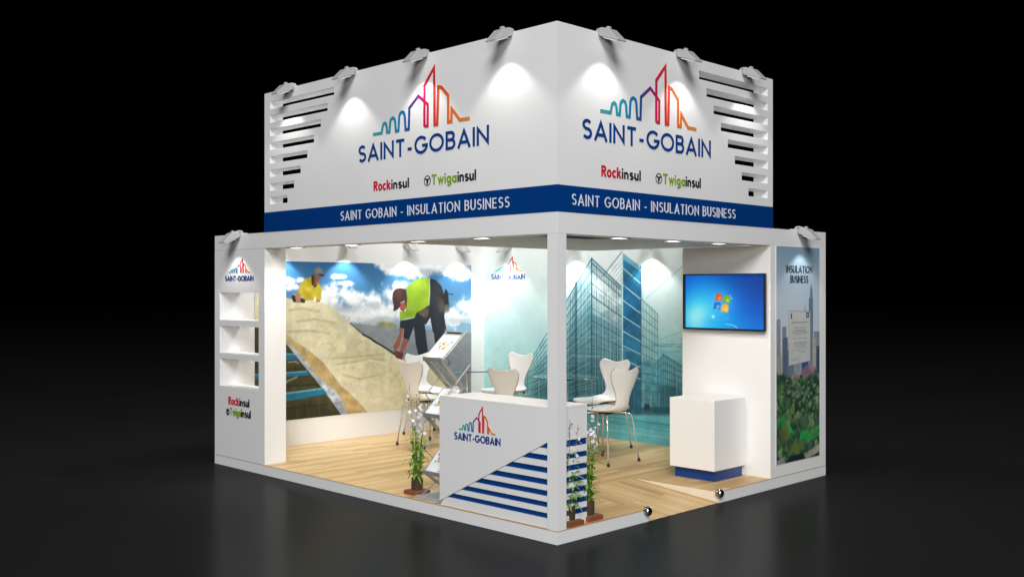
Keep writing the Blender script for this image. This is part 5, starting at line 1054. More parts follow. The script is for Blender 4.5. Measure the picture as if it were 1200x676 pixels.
    ('l', (26, 92, 112), 0.004808664527658517, [(0.4664, 0.3085), (0.5987, 0.3201)], 0.37230420442993983),
    ('l', (26, 92, 112), 0.007037490893633945, [(0.4603, 0.2128), (0.4964, 0.2107)], 0.2770167188706031),
    ('l', (16, 60, 84), 0.004598354772780737, [(0.6815, 0.4756), (0.8172, 0.4795)], 0.2612303510257368),
    ('l', (16, 60, 84), 0.004169676075694967, [(0.7977, 0.2957), (0.8931, 0.3064)], 0.2367123103949204),
    ('l', (226, 240, 240), 0.008127902882789837, [(0.5669, 0.3415), (0.71, 0.353)], 0.2907187220235492),
    ('l', (16, 60, 84), 0.008501136881325026, [(0.3728, 0.4209), (0.5215, 0.4235)], 0.3194185454528014),
    ('l', (16, 60, 84), 0.005428517689477267, [(0.4236, 0.2218), (0.5777, 0.2397)], 0.3232083964080548),
    ('l', (226, 240, 240), 0.00798854798712094, [(0.7251, 0.4684), (0.8077, 0.4744)], 0.34205578269511994),
    ('l', (26, 92, 112), 0.005938203266098549, [(0.7367, 0.2274), (0.831, 0.2393)], 0.38005315813413043),
    ('l', (26, 92, 112), 0.006363669435249602, [(0.8046, 0.4825), (0.8559, 0.488)], 0.3748161060869696),
    ('p', (20, 76, 96), [(-0.031, 0.0919), (0.9423, 0.206), (0.9423, 0.1701), (-0.031, 0.0479)], 0.015, 0.3, 0.75),
    ('p', (92, 176, 188), [(-0.031, 0.0427), (0.5079, 0.1111), (1.1036, 0.1748), (1.1036, -0.0838), (-0.031, -0.2321)], 0.01, 0.08, 0.95),
    ('p', (60, 148, 166), [(0.2918, 0.0752), (0.8269, 0.1167), (1.1036, 0.1252), (1.1036, 0.0987), (0.5079, 0.0761)], 0.02, 0.1, 0.6),
    ('l', (30, 100, 120), 0.01, [(0.5079, 0.1111), (0.8269, 0.1004)], 0.6),
    ('l', (30, 100, 120), 0.008, [(0.5079, 0.085), (0.8269, 0.0679)], 0.5),
    ('l', (180, 220, 222), 0.012, [(0.4733, 0.0444), (0.8269, 0.0393)], 0.4),
    ('p', (16, 50, 64), [(0.6892, 0.1923), (0.7082, 0.1949), (0.7082, 0.1654), (0.6892, 0.1628)], 0.004, 0, 0.9),
]
# ================================================================ SETTING
GM = ground_mat()
g = MB(); g.face([(-150, -150, 0), (150, -150, 0), (150, 150, 0), (-150, 150, 0)])
tagit(g.build('floor', GM), None, None, kind='structure')

ZP, ZB, ZT, ZH, ZN = .1, 2.283, 2.442, 3.837, 2.640      # platform, beam underside, beam top, header top, blue band top
WOOD_Y = wood_mat('oak_planks', 'Y'); WOOD_X = wood_mat('oak_planks_ramp', 'X')

# platform ---------------------------------------------------------------
pf = thing('raised_platform', 'low white-edged platform with light oak planks carrying the whole stand', 'platform')
RY0, RY1, RX = 1.09, 2.09, -.93
b = MB()
b.box(-5, RX, 0, 4, 0, .094); b.box(RX, 0, 0, RY0, 0, .094); b.box(RX, 0, RY1, 4, 0, .094)
b.build('platform_base', WHITE, pf)
b = MB()
T = .0997
b.box(-4.999, RX, .004, 3.999, .094, T); b.box(RX, -.004, .004, RY0, .094, T); b.box(RX, -.004, RY1, 3.999, .094, T)
b.build('plank_flooring', WOOD_Y, pf)
b = MB(); b.prism([(RX, RY0+.002, .098), (0, RY0+.002, .004), (0, RY0+.002, .001), (RX, RY0+.002, .001)], (0, RY1-RY0-.004, 0))
b.build('entry_ramp', WOOD_X, pf)
b = MB(); b.prism([(RX+.02, RY1-.0015, .0935), (-.001, RY1-.0015, .0935), (-.001, RY1-.0015, .006)], (0, -.0015, 0)); b.build('ramp_cheek', CHEEK, pf)
b = MB()
b.box(-5.001, -.0, -.001, .004, .0945, .1002); b.box(-.004, .001, .004, RY0, .0945, .1002); b.box(-.004, .001, RY1, 4, .0945, .1002)
b.build('edge_strip', TRIM, pf)
for y, lab in ((1.06, 'small chrome ball on the platform edge at the near side of the ramp'), (2.09, 'small chrome ball on the platform edge at the far side of the ramp')):
    t = thing('ball_stud', lab, 'ball stud', (0, y, ZP), 'chrome balls beside the ramp')
    b = MB(); b.sphere((0.012, y, .089), .040); b.build('ball', STEELBALL, t, smooth=True, weld=True)
    b = MB(); b.lathe([(.018, 0), (.018, .008), (.008, .012)], (-.012, y, .100), 16); b.build('mounting_collar', ALU, t)

# cell panel with holes --------------------------------------------------
def cell_panel(mb, As, Zs, hole, f, d0, d1):
    nA, nZ = len(As)-1, len(Zs)-1
    sol = lambda i, j: 0 <= i < nA and 0 <= j < nZ and not hole((As[i]+As[i+1])/2, (Zs[j]+Zs[j+1])/2)
    for i in range(nA):
        for j in range(nZ):
            if not sol(i, j): continue
            a, b_, z, y = As[i], As[i+1], Zs[j], Zs[j+1]
            for d in (d0, d1): mb.face([f(a, z, d), f(b_, z, d), f(b_, y, d), f(a, y, d)])
            if not sol(i-1, j): mb.face([f(a, z, d0), f(a, y, d0), f(a, y, d1), f(a, z, d1)])
            if not sol(i+1, j): mb.face([f(b_, z, d0), f(b_, y, d0), f(b_, y, d1), f(b_, z, d1)])
            if not sol(i, j-1): mb.face([f(a, z, d0), f(b_, z, d0), f(b_, z, d1), f(a, z, d1)])
            if not sol(i, j+1): mb.face([f(a, y, d0), f(b_, y, d0), f(b_, y, d1), f(a, y, d1)])
FL = lambda a, z, d: (a, -d, z)            # left-hand face of the stand (plane y = 0), d outwards
FR = lambda a, z, d: (d, a, z)             # right-hand face (plane x = 0)

# header -----------------------------------------------------------------
hd = thing('sign_header', 'tall white corner sign box with blue band and skyline emblems above the stand', 'sign', (-2, 1.5, ZT))
TOPS = [3.741-.1359*k for k in range(8)]
LX = [-2.798, -2.903, -3.012, -3.124, -3.237, -3.350, -3.464, -3.579]
RYs = [1.795, 1.906, 2.015, 2.126, 2.235, 2.347, 2.459, 2.571]
Zs = sorted([ZT+.001, ZH]+[z for t in TOPS for z in (t, t-.072)])
def row(z): return next((k for k, t in enumerate(TOPS) if t-.072 < z < t), None)
b = MB()
cell_panel(b, sorted([-4, -3.9, 0]+LX), Zs, lambda a, z: row(z) is not None and -3.9 < a < LX[row(z)], FL, 0, -.15)
b.build('left_sign_panel', WHITE, hd, weld=True)
b = MB()
cell_panel(b, sorted([.15, 2.9, 2.99]+RYs), Zs, lambda a, z: row(z) is not None and RYs[row(z)] < a < 2.9, FR, 0, -.15)
b.build('right_sign_panel', WHITE, hd, weld=True)
b = MB()
b.prism([(-4.002, -.003, ZT+.001), (.003, -.003, ZT+.001), (.003, 2.992, ZT+.001), (0.0006, 2.992, ZT+.001), (0.0006, -.0006, ZT+.001), (-4.002, -.0006, ZT+.001)], (0, 0, ZN-ZT))
b.build('blue_band', BLUE, hd)

for f, ac, t0, t1, r0, r1, w0, w1, s0, s1 in (
    (FL, -1.575, -2.425, -.722, -2.199, -1.707, -1.508, -.871, -2.685, -.497),
    (FR, 1.117, .270, 1.966, .496, .984, 1.183, 1.816, .159, 2.345)):
    emblem(f, ac, 3.231, 1.0, hd, .027)
    stroke_text('company_lettering', 'SAINT-GOBAIN', f, t0+.012, t1-.012, 3.006, .152, .0245, NAVY, hd)
    k = r0+(r1-r0)*.50
    stroke_text('product_lettering', 'Rock', f, r0+.010, k-.012, 2.738, .084, .0175, RED, hd, .24)
    stroke_text('product_lettering', 'insul', f, k+.014, r1-.008, 2.738, .080, .0165, BLACK, hd, .27)
    # round animal-head badge before the second product name
    b = MB(); cx, cz, R = w0+.042, 2.775, .040
    ribbon(b, arc(cx, cz, R, R, 0, 360, 28), .007, f, .0005, .003)
    for pts in ([(cx-.028, cz+.016), (cx, cz+.008), (cx+.028, cz+.016)], [(cx-.006, cz+.010), (cx-.004, cz-.030)], [(cx+.008, cz+.008), (cx+.004, cz-.022)]):
        ribbon(b, pts, .011, f, .0005, .0035)
    b.build('round_badge', BLACK, hd)
    k = w0+.094+(w1-w0-.094)*.585
    stroke_text('product_lettering', 'Twiga', f, w0+.098, k-.012, 2.738, .082, .0165, GREEN, hd, .24)
    stroke_text('product_lettering', 'insul', f, k+.014, w1-.008, 2.738, .082, .0165, BLACK, hd, .27)
    stroke_text('band_lettering', 'SAINT GOBAIN - INSULATION BUSINESS', f, s0, s1, 2.497, .088, .0088, BANDTXT, hd, .36, .003)

# canopy frame -------------------------------------------------------------
cf = thing('canopy_frame', 'white beam frame with corner column and ceiling over the stand', 'frame', (0, 0, ZP))
b = MB(); b.box(-5, 0, 0, .2, ZB, ZT); b.build('front_beam', WHITE, cf, bevel=.002)
b = MB(); b.box(-.2, -.0005, .2005, 3.9995, ZB, ZT-.0005); b.build('side_beam', WHITE, cf)
b = MB(); b.box(-.1, -.0005, .0005, .1, ZP, ZB-.0003); b.build('corner_column', WHITE, cf)
b = MB()
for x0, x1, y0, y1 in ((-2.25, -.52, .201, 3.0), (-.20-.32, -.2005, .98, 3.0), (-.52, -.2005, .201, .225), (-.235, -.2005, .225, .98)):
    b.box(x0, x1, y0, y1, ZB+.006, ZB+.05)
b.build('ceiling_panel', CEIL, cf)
b = MB(); b.box(-.518, -.237, .227, .978, ZB+.03, ZB+.045); b.build('blue_ceiling_inset', BLUE, cf)

# walls --------------------------------------------------------------------
sw = thing('side_wall', 'white side wall behind the shelf pillar carrying the worker photo', 'wall', (-4.95, 2, ZP))
b = MB(); b.box(-5, -4.9, .2501, 3.9, ZP, 2.442); b.build('wall_panel', WHITE_IN, sw)
bw = thing('back_wall', 'back wall covered by the teal building sketch', 'wall', (-2.5, 3.95, ZP))
b = MB(); b.box(-5, 0-.0006, 3.9001, 4, ZP, 2.4415-.16+.16-.0002); b.build('wall_panel', WHITE_IN, bw)

cv = Canvas(3.236, 1.792, 150, 3)
cv.vgrad([(0, (150, 180, 205)), (.45, (156, 182, 204)), (.62, (112, 158, 192)), (.85, (70, 128, 176)), (1, (54, 110, 160))])
cv.run(WORKER_ART)
cv.img *= (1+.05*(cv.n2-.5))[..., None]
mu = cv.build('worker_photo_print', lambda u, v: (-4.896, .425+3.236*u, .393+1.792*v), PRINT, sw)
b = MB(); b.box(-4.8995, -4.8970, .424, 3.662, .392, 2.186); b.build('print_backing', WHITE_IN, sw)
mu['label'] = 'large wall photo of two people laying a yellow insulation blanket under a cloudy sky'

cv = Canvas(3.9, 2.34, 165, 5)
cv.vgrad([(0, (112, 186, 196)), (.3, (160, 208, 210)), (.6, (200, 224, 222)), (1, (226, 232, 229))])
cv.run(BUILDING_ART)
cv.img *= (1+.03*(cv.n2-.5))[..., None]
mu = cv.build('building_sketch_print', lambda u, v: (-4.9+3.9*u, 3.8975, .1005+2.34*v), PRINT, bw)
mu['label'] = 'teal line drawing of glass office blocks in perspective'
FB = lambda a, z, d: (a, 3.8970-d, z)
emblem(FB, -4.435, 2.103, .385, bw, .012)
stroke_text('company_lettering', 'SAINT-GOBAIN', FB, -4.752, -4.142, 1.998, .070, .012, NAVY, bw)

# left display pillar --------------------------------------------------------
dp = thing('display_pillar', 'white pillar with three open niches at the far left of the stand', 'pillar', (-4.5, .125, ZP))
NI = [(1.545, 1.835), (1.192, 1.482), (.842, 1.135)]
b = MB()
Zn = sorted([ZP+.0005, ZB-.0015]+[z for n in NI for z in n])
cell_panel(b, [-5, -4.895, -4.112, -4], Zn, lambda a, z: -4.895 < a < -4.112 and any(n[0] < z < n[1] for n in NI), lambda a, z, d: (a, d+.0008, z), 0, .2492)
b.build('pillar_body', WHITE, dp, weld=True)
emblem(FL, -4.487, 2.046, .335, dp, .011, .29)
stroke_text('company_lettering', 'SAINT-GOBAIN', FL, -4.772, -4.214, 1.958, .052, .010, NAVY, dp)
stroke_text('product_lettering', 'Rock', FL, -4.700, -4.500, .657, .084, .017, RED, dp, .24)
stroke_text('product_lettering', 'insul', FL, -4.478, -4.296, .657, .080, .016, BLACK, dp, .27)
b = MB(); ribbon(b, arc(-4.722, .575, .028, .030, 0, 360, 20), .012, FL, .0005, .003); ribbon(b, [(-4.748, .590), (-4.697, .590)], .012, FL, .0005, .0035); ribbon(b, [(-4.722, .59), (-4.722, .55)], .014, FL, .0005, .0038)
b.build('round_badge', BLACK, dp)
stroke_text('product_lettering', 'Twiga', FL, -4.676, -4.468, .545, .080, .015, GREEN, dp, .24)
stroke_text('product_lettering', 'insul', FL, -4.446, -4.268, .545, .080, .016, BLACK, dp, .27)

# right block with banner ------------------------------------------------------
tp = thing('screen_partition', 'white partition block holding the wall screen and city banner', 'partition', (-.5, 3.42, ZP))
b = MB(); b.box(-1.0, -.0008, 2.952, 3.8990, ZP+.0004, ZB-.0008); b.build('partition_body', WHITE_IN, tp)
b = MB(); b.box(-.0006, .0030, 3.045, 3.872, .210, 2.282); b.build('banner_backing', WHITE, tp)
cv = Canvas(.819, 2.064, 260, 9)
cv.vgrad([(0, (70, 104, 70)), (.34, (94, 122, 98)), (.42, (150, 160, 168)), (.55, (204, 210, 218)), (.75, (188, 202, 214)), (.92, (148, 172, 190)), (1, (130, 158, 178))])
rr = random.Random(5)
def bl(x0, x1, top, col, win=True):
    cv.poly(col, [(x0, .36), (x1, .36), (x1, top), (x0, top)], .003, .12)
    if win:
        z = top-.008
        while z > .40: cv.line(tuple(c*.84 for c in col), .005, [(x0+.01, z), (x1-.01, z)], .6); z -= .011
        cv.line(tuple(c*.8 for c in col), .008, [(x1-.005, .36), (x1-.005, top)], .6)
for i in range(16):
    x = rr.random(); bl(x-.04, x+.05, rr.uniform(.46, .56), rr.choice([(158, 166, 176), (146, 154, 166), (170, 174, 178)]), False)
for i in range(26):
    x = rr.random(); w_ = rr.uniform(.03, .07); bl(x-w_/2, x+w_/2, rr.uniform(.44, .60), rr.choice([(150, 158, 168), (134, 144, 160), (172, 176, 178), (118, 130, 148), (160, 158, 150)]), rr.random() < .5)
bl(0, .09, .665, (140, 148, 158)); bl(.13, .22, .63, (128, 138, 152)); bl(.14, .25, .58, (92, 108, 130)); bl(.40, .52, .685, (142, 154, 164)); bl(.74, .84, .76, (108, 134, 156))
cv.poly((100, 128, 152), [(.76, .74), (.83, .74), (.825, .80), (.79, .83), (.775, .80)], .002)
bl(.57, .73, .66, (40, 86, 134)); cv.poly((90, 110, 132), [(.58, .66), (.72, .66), (.70, .695), (.66, .70), (.655, .735), (.645, .70), (.60, .695)], .001)
bl(.86, 1.0, .60, (138, 148, 158)); bl(.83, .93, .57, (176, 172, 160)); bl(.25, .36, .52, (110, 122, 140)); bl(.92, 1, .53, (70, 84, 112)); bl(.0, .1, .50, (150, 156, 140)); bl(.28, .95, .40, (124, 120, 128), False)
cv.poly((150, 110, 122), [(.45, .36), (.95, .36), (.92, .43), (.70, .445), (.5, .41)], .01, .35, .8)
cv.poly((58, 84, 62), [(0, 0), (1, 0), (1, .36), (.8, .395), (.5, .375), (.2, .40), (0, .385)], .008, .45)
cv.poly((48, 158, 78), [(0, .20), (.2, .235), (.34, .17), (.42, .11), (.3, .10), (.12, .16), (0, .17)], .012, .15)
cv.poly((44, 156, 74), [(.5, .10), (.75, .07), (1, .10), (1, .155), (.8, .125), (.6, .15)], .012, .15); cv.poly((60, 128, 60), [(0, .32), (.3, .30), (.25, .27), (0, .28)], .01, .2, .7)
for i in range(330):                      # tree crowns of the park, each a clump
    x = rr.random(); y = rr.uniform(.0, .40); r = rr.uniform(.018, .06)
    if (y > .17-.25*x and y < .23-.2*x and x < .42) or (.08 < y < .145 and x > .48): 
        if rr.random() < .8: continue
    c = rr.choice([(46, 80, 58), (62, 104, 64), (88, 124, 76), (38, 66, 54), (116, 138, 94), (76, 98, 82)])
    cv.cloud(c, x, y, r, r*.42, .85, 2.2); cv.cloud(tuple(min(255, v*1.3) for v in c), x-r*.2, y+r*.16, r*.45, r*.16, .5, 1.6)
cv.poly((48, 158, 78), [(.02, .205), (.16, .225), (.30, .175), (.22, .15), (.1, .17)], .012, .25, .55); cv.poly((44, 152, 72), [(.55, .10), (.75, .085), (.98, .115), (.98, .14), (.75, .12)], .012, .25, .55)
for i in range(40): cv.cloud(rr.choice([(150, 150, 140), (140, 130, 124), (170, 172, 168)]), rr.uniform(.1, 1), rr.uniform(.27, .39), .03, .008, .6)
cv.cloud((112, 98, 56), .18, .135, .09, .05, .7); cv.cloud((104, 112, 56), .44, .055, .15, .03, .7)
cv.poly((150, 146, 134), [(.62, .02), (1, .06), (1, .02), (.66, .0)], .004, .3); cv.poly((140, 140, 140), [(0, 0), (.2, 0), (.18, .03), (0, .02)], .004, .2); cv.poly((30, 44, 40), [(.2, 0), (.66, .0), (.6, .03), (.3, .03)], .006, .2)
# the pale notice board in the picture
cv.poly((196, 198, 194), [(.275, .448), (.775, .462), (.775, .694), (.275, .703)], .001, .03); cv.line((150, 152, 152), .006, [(.275, .448), (.775, .462), (.775, .694), (.275, .703), (.275, .448)])
cv.poly((60, 64, 66), [(.32, .665), (.35, .665), (.35, .69), (.32, .69)], .001, 0, .8); cv.poly((40, 44, 46), [(.68, .668), (.745, .668), (.745, .692), (.68, .692)], .002, 0, .8); cv.poly((190, 192, 190), [(.70, .674), (.725, .674), (.725, .686), (.70, .686)], .001)
for y, x0, x1, a in ((.648, .34, .72, .7), (.644, .34, .72, .5), (.622, .40, .68, .9), (.612, .42, .66, .6), (.606, .38, .68, .8), (.598, .36, .71, .9), (.590, .40, .66, .4), (.572, .36, .70, .5), (.552, .40, .68, .9), (.545, .38, .70, .6), (.536, .40, .66, .8), (.528, .42, .70, .5), (.518, .36, .60, .5), (.507, .56, .66, .9), (.478, .34, .52, .5), (.471, .36, .50, .4)):
    x = x0
    while x < x1:
        l = rr.uniform(.015, .05); cv.line((84, 96, 90), .005, [(x, y), (min(x1, x+l), y+.0005)], a); x += l+.012
mu = cv.build('city_banner_print', lambda u, v: (.0036, 3.049+.819*u, .214+2.064*v), PRINT, tp)
mu['label'] = 'tall printed city view over a green park with a pale notice'
FR2 = lambda a, z, d: (d+.004, a, z)
stroke_text('banner_lettering', 'INSULATION', FR2, 3.230, 3.716, 2.030, .070, .0098, DARKTXT, tp)
stroke_text('banner_lettering', 'BUSINESS', FR2, 3.305, 3.634, 1.934, .070, .0098, DARKTXT, tp)

# wall screen -------------------------------------------------------------------
tv = thing('wall_screen', 'flat black-framed screen showing a blue desktop with four-colour window emblem', 'screen', (-.49, 2.925, 1.75))
b = MB(); cell_panel(b, [-.955, -.942, -.043, -.030], [1.476, 1.492, 2.008, 2.020], lambda a, z: -.942 < a < -.043 and 1.492 < z < 2.008, lambda a, z, d: (a, 2.898+d, z), 0, .03)
b.build('bezel', BLACKPL, tv, weld=True)
b = MB(); b.box(-.945, -.040, 2.926, 2.948, 1.488, 2.012); b.build('back_case', BLACKPL, tv)
cv = Canvas(.9, .516, 300, 11)
cv.vgrad([(0, (10, 120, 220)), (.5, (12, 100, 214)), (1, (6, 62, 150))])
cv.blob((8, 60, 150), 1.02, .9, .35, .7, .8); cv.blob((10, 70, 215), .03, .85, .3, .4, .6); cv.blob((20, 160, 235), .25, .45, .35, .6, .85); cv.blob((90, 225, 240), .20, .22, .26, .42, .95); cv.blob((200, 250, 232), .16, .16, .14, .22, .8); cv.blob((20, 170, 240), .4, .08, .3, .2, .6)
def wav(x0, y0, x1, y1, sk): # waving quad
    n = 8; top = [(x0+(x1-x0)*i/n+sk, y1+.022*math.sin(PI*i/n*1.1)) for i in range(n+1)]; bot = [(x1-(x1-x0)*i/n, y0+.022*math.sin(PI*(n-i)/n*1.1)) for i in range(n+1)]
    return top+bot
cv.blob((90, 190, 255), .46, .48, .14, .22, .6)
for q, c1, c2 in ((wav(.385, .51, .465, .635, .012), (226, 84, 34), (250, 160, 70)), (wav(.48, .465, .57, .60, .012), (110, 176, 50), (190, 226, 110)), (wav(.362, .35, .445, .475, .014), (36, 110, 196), (150, 205, 245)), (wav(.46, .30, .545, .435, .014), (250, 180, 40), (255, 226, 120))):
    cv.poly(c1, q, .002); cx_ = sum(p[0] for p in q)/len(q); cy_ = sum(p[1] for p in q)/len(q); cv.blob(c2, cx_+.01, cy_-.02, .026, .04, .9, 1.5)
cv.blob((200, 250, 255), .36, .215, .018, .03, 1); cv.line((70, 190, 245), .006, [(.38, .17), (.5, .155), (.58, .17)], .4)
cv.line((190, 240, 255), .006, [(.52, .085), (.58, .08), (.63, .055), (.67, .02)], .8); cv.line((160, 225, 250), .004, [(.5, .21), (.55, .19), (.57, .23)], .5); cv.blob((230, 255, 255), .59, .56, .008, .014, .9); cv.blob((230, 255, 255), .575, .61, .006, .01, .8)
mu = cv.build('display', lambda u, v: (-.9425+.9*u, 2.9245, 1.4915+.517*v), SCREEN, tv)

# storage cabinet ------------------------------------------------------------------
ca = thing('storage_cabinet', 'plain white box cabinet on a blue plinth below the wall screen', 'cabinet', (-.51, 2.66, ZP))
b = MB(); b.box(-.758, -.258, 2.408, 2.930, .200, .848); b.build('cabinet_body', WHITE_IN, ca, bevel=.003)
b = MB(); b.box(-.728, -.280, 2.452, 2.905, .1002, .1995); b.build('plinth', BLUE, ca)

# reception counter ----------------------------------------------------------------
ct = thing('reception_counter', 'white reception counter with diagonal blue and white slats beside the corner column', 'counter', (-.7, .2, ZP))
CX0, CX1, CY0, CY1, CZ = -1.318, -.1015, .004, .405, .998
zd = lambda x: .136+(x+1.314)*(.742-.136)/(1.314-.103)        # diagonal lower edge of the smooth front
b = MB(); b.box(CX0+.01, CX1-.0, CY0+.024, CY1, ZP+.0005, CZ-.0205); b.build('counter_core', BLUE, ct)
b = MB(); b.prism([(CX0, CY0, zd(CX0)), (CX1, CY0, zd(CX1)), (CX1, CY0, CZ-.0205), (CX0, CY0, CZ-.0208)], (0, .0235, 0))
b.box(CX0, CX0+.0095, CY0+.0238, CY1, ZP+.001, CZ-.0205)
b.build('front_panel', WHITE, ct)
b = MB()
b.prism([(CX0, CY0, CZ-.02), (CX1, CY0, CZ-.02), (CX1, .102, CZ-.02), (-.062, .102, CZ-.02), (-.062, CY1, CZ-.02), (CX0, CY1, CZ-.02)], (0, 0, .02)); b.build('counter_top', WHITE, ct)
bands = [(.692, .742), (.600, .643), (.509, .553), (.421, .465), (.338, .381), (.256, .297), (.174, .214)]
whites = [(ZP+.001, .174)]+[(bands[i+1][1], bands[i][0]) for i in range(5, -1, -1)]
xd = lambda z: (z-.136)*(1.314-.103)/(.742-.136)-1.314
b = MB()
for z0, z1 in whites:
    xa0 = max(CX0, xd(z0)-.03); xa1 = max(CX0, xd(z1)-.03)
    b.prism([(xa0, CY0+.012, z0), (CX1, CY0+.012, z0), (CX1, CY0+.012, z1), (xa1, CY0+.012, z1)], (0, .0115, 0))
b.build('front_slats', WHITE, ct)
b = MB()
for z0, z1 in whites: b.box(-.0735, -.064, .102, CY1, z0, z1)
b.box(CX1+.0010, -.064, .102, CY1, .742, CZ-.0208)
b.build('end_slats', WHITE, ct)
b = MB(); b.box(CX1+.0010, -.074, .1025, CY1-.001, .1745, .7415); b.build('end_recess', BLUE, ct)
FC = lambda a, z, d: (a, CY0-d, z)
emblem(FC, -.865, .744, .335, ct, .011, .42)
stroke_text('company_lettering', 'SAINT-GOBAIN', FC, -1.130, -.602, .660, .058, .011, NAVY, ct)

# ============================================================ lamps
def arm_lamp(label, x, y, z, rot, group, power, tilt=0):
    """clip-on arm floodlight; local -Y is outwards from the wall it washes, origin on the wall top"""
    t = thing('arm_spotlight', label, 'spotlight', (0, 0, 0), group)
    b = MB(); b.box(-.030, .030, .0, .09, .0005, .016); b.box(-.030, .030, -.010, -.0005, -.03, .016); b.build('mounting_clamp', LAMPGREY, t, bevel=.003)
    b = MB(); b.tube([(0, .045, .012), (0, .035, .030), (0, .0, .032), (0, -.045, .018)], .010, 8); b.build('arm', LAMPGREY, t, smooth=True)
    b = MB()
    # flat wedge-shaped housing sloping down and outwards
    prof = [(-.012, .012), (-.06, .022), (-.11, .006), (-.205, -.090), (-.198, -.100), (-.022, -.036)]
    b.prism([(-.055, y_, z_) for y_, z_ in prof], (.110, 0, 0)); b.build('lamp_housing', LAMPGREY, t, bevel=.006)
    b = MB(); b.box(-.018, .018, -.085, -.062, .014, .034); b.build('knob', LAMPGREY, t, bevel=.004)
    n = Vector((0, .342, -.94)).normalized()
    p0 = Vector((0, -.115, -.0715)); q = Vector((0, -.94, -.342)).normalized()
    b = MB(); b.prism([p0+q*.06+Vector((-.045, 0, 0)), p0+q*.06+Vector((.045, 0, 0)), p0-q*.06+Vector((.045, 0, 0)), p0-q*.06+Vector((-.045, 0, 0))], n*.006); b.build('lens', LENS_ARM, t)
    ld = bpy.data.lights.new('lamp', 'SPOT'); ld.energy = power; ld.spot_size = math.radians(SPOT_DEG); ld.spot_blend = SPOT_BLEND; ld.shadow_soft_size = .022; ld.color = (1, .975, .94)
    lo = bpy.data.objects.new('lamp_light', ld); COL.objects.link(lo); lo.parent = t; lo.location = (0, -.175, -.118)
    d = Vector((0, SPOT_IN, -1)); lo.rotation_euler = d.to_track_quat('-Z', 'Y').to_euler()
    t.location = (x, y, z); t.rotation_euler = (0, 0, rot)
    return t
G1 = 'arm spotlights clipped along the stand tops'
lab = ['arm spotlight on the sign top above the slots at the far left corner', 'arm spotlight on the sign top between the left slots and left skyline emblem', 'arm spotlight on the sign top right above the left skyline emblem', 'arm spotlight on the left sign face nearest the front corner']
for i, x in enumerate((-3.5, -2.5, -1.5, -.5)): arm_lamp(lab[i], x, 0, ZH, 0, G1, P_OUT)
lab = ['arm spotlight on the right sign face nearest the front corner', 'arm spotlight on the sign top above the right skyline emblem', 'arm spotlight on the sign top above the right-hand slots']
for i, y in enumerate((.5, 1.5, 2.5)): arm_lamp(lab[i], 0, y, ZH, PI/2, G1, P_OUT)
arm_lamp('arm spotlight low on the beam above the shelf pillar', -4.5, 0, ZT, 0, G1, P_OUT*.8)
arm_lamp('arm spotlight low on the beam above the city banner', 0, 3.48, ZT, PI/2, G1, P_OUT*.8)
G2 = 'arm spotlights inside along the wall tops'
lab = ['inner arm spotlight nearest the shelf pillar on the side wall', 'inner arm spotlight above the clouds left of the bending worker', 'inner arm spotlight above the bending worker in the wall photo', 'inner arm spotlight at the far right end of the wall photo']
for i, y in enumerate((.75, 1.62, 2.55, 3.42)): arm_lamp(lab[i], -4.9, y, 2.442, PI/2, G2, P_IN)
lab = ['inner arm spotlight above the small emblem on the back wall', 'inner arm spotlight on the back wall behind the corner column', 'inner arm spotlight above the drawn glass tower on the back wall']
for i, x in enumerate((-4.42, -3.25, -2.1)): arm_lamp(lab[i], x, 3.9, 2.442, 0, G2, P_IN)

def downlight(label, x, y, w, d, power):
    t = thing('recessed_downlight', label, 'downlight', (x, y, ZB), 'downlights under the beams')
    b = MB(); cell_panel(b, [x-w/2-.008, x-w/2, x+w/2, x+w/2+.008], [y-d/2-.008, y-d/2, y+d/2, y+d/2+.008], lambda a, z: abs(a-x) < w/2 and abs(z-y) < d/2, lambda a, z, q: (a, z, ZB-q), .0005, .006); b.build('trim', LAMPGREY, t, weld=True)
    b = MB(); b.box(x-w/2+.0005, x+w/2-.0005, y-d/2+.0005, y+d/2-.0005, ZB-.004, ZB-.001); b.build('diffuser', LENS, t)
    ld = bpy.data.lights.new('lamp', 'SPOT'); ld.energy = power; ld.spot_size = math.radians(165); ld.spot_blend = .9; ld.shadow_soft_size = .05; ld.color = (1, .90, .76)
    lo = bpy.data.objects.new('lamp_light', ld); COL.objects.link(lo); lo.parent = t; lo.location = (0, 0, -.062)
for n, x in (('leftmost beam downlight beside the shelf pillar', -3.59), ('second beam downlight from the shelf pillar', -2.68), ('third beam downlight, above the brochure rack', -1.72), ('beam downlight above the reception counter', -.92)):
    downlight(n, x, .105, .15, .09, P_DOWN)
for n, y in (('beam downlight nearest the corner column on the right side', .876), ('beam downlight above the ramp', 1.60), ('beam downlight in front of the wall screen', 2.29)):
    downlight(n, -.13, y, .09, .15, P_DOWN)

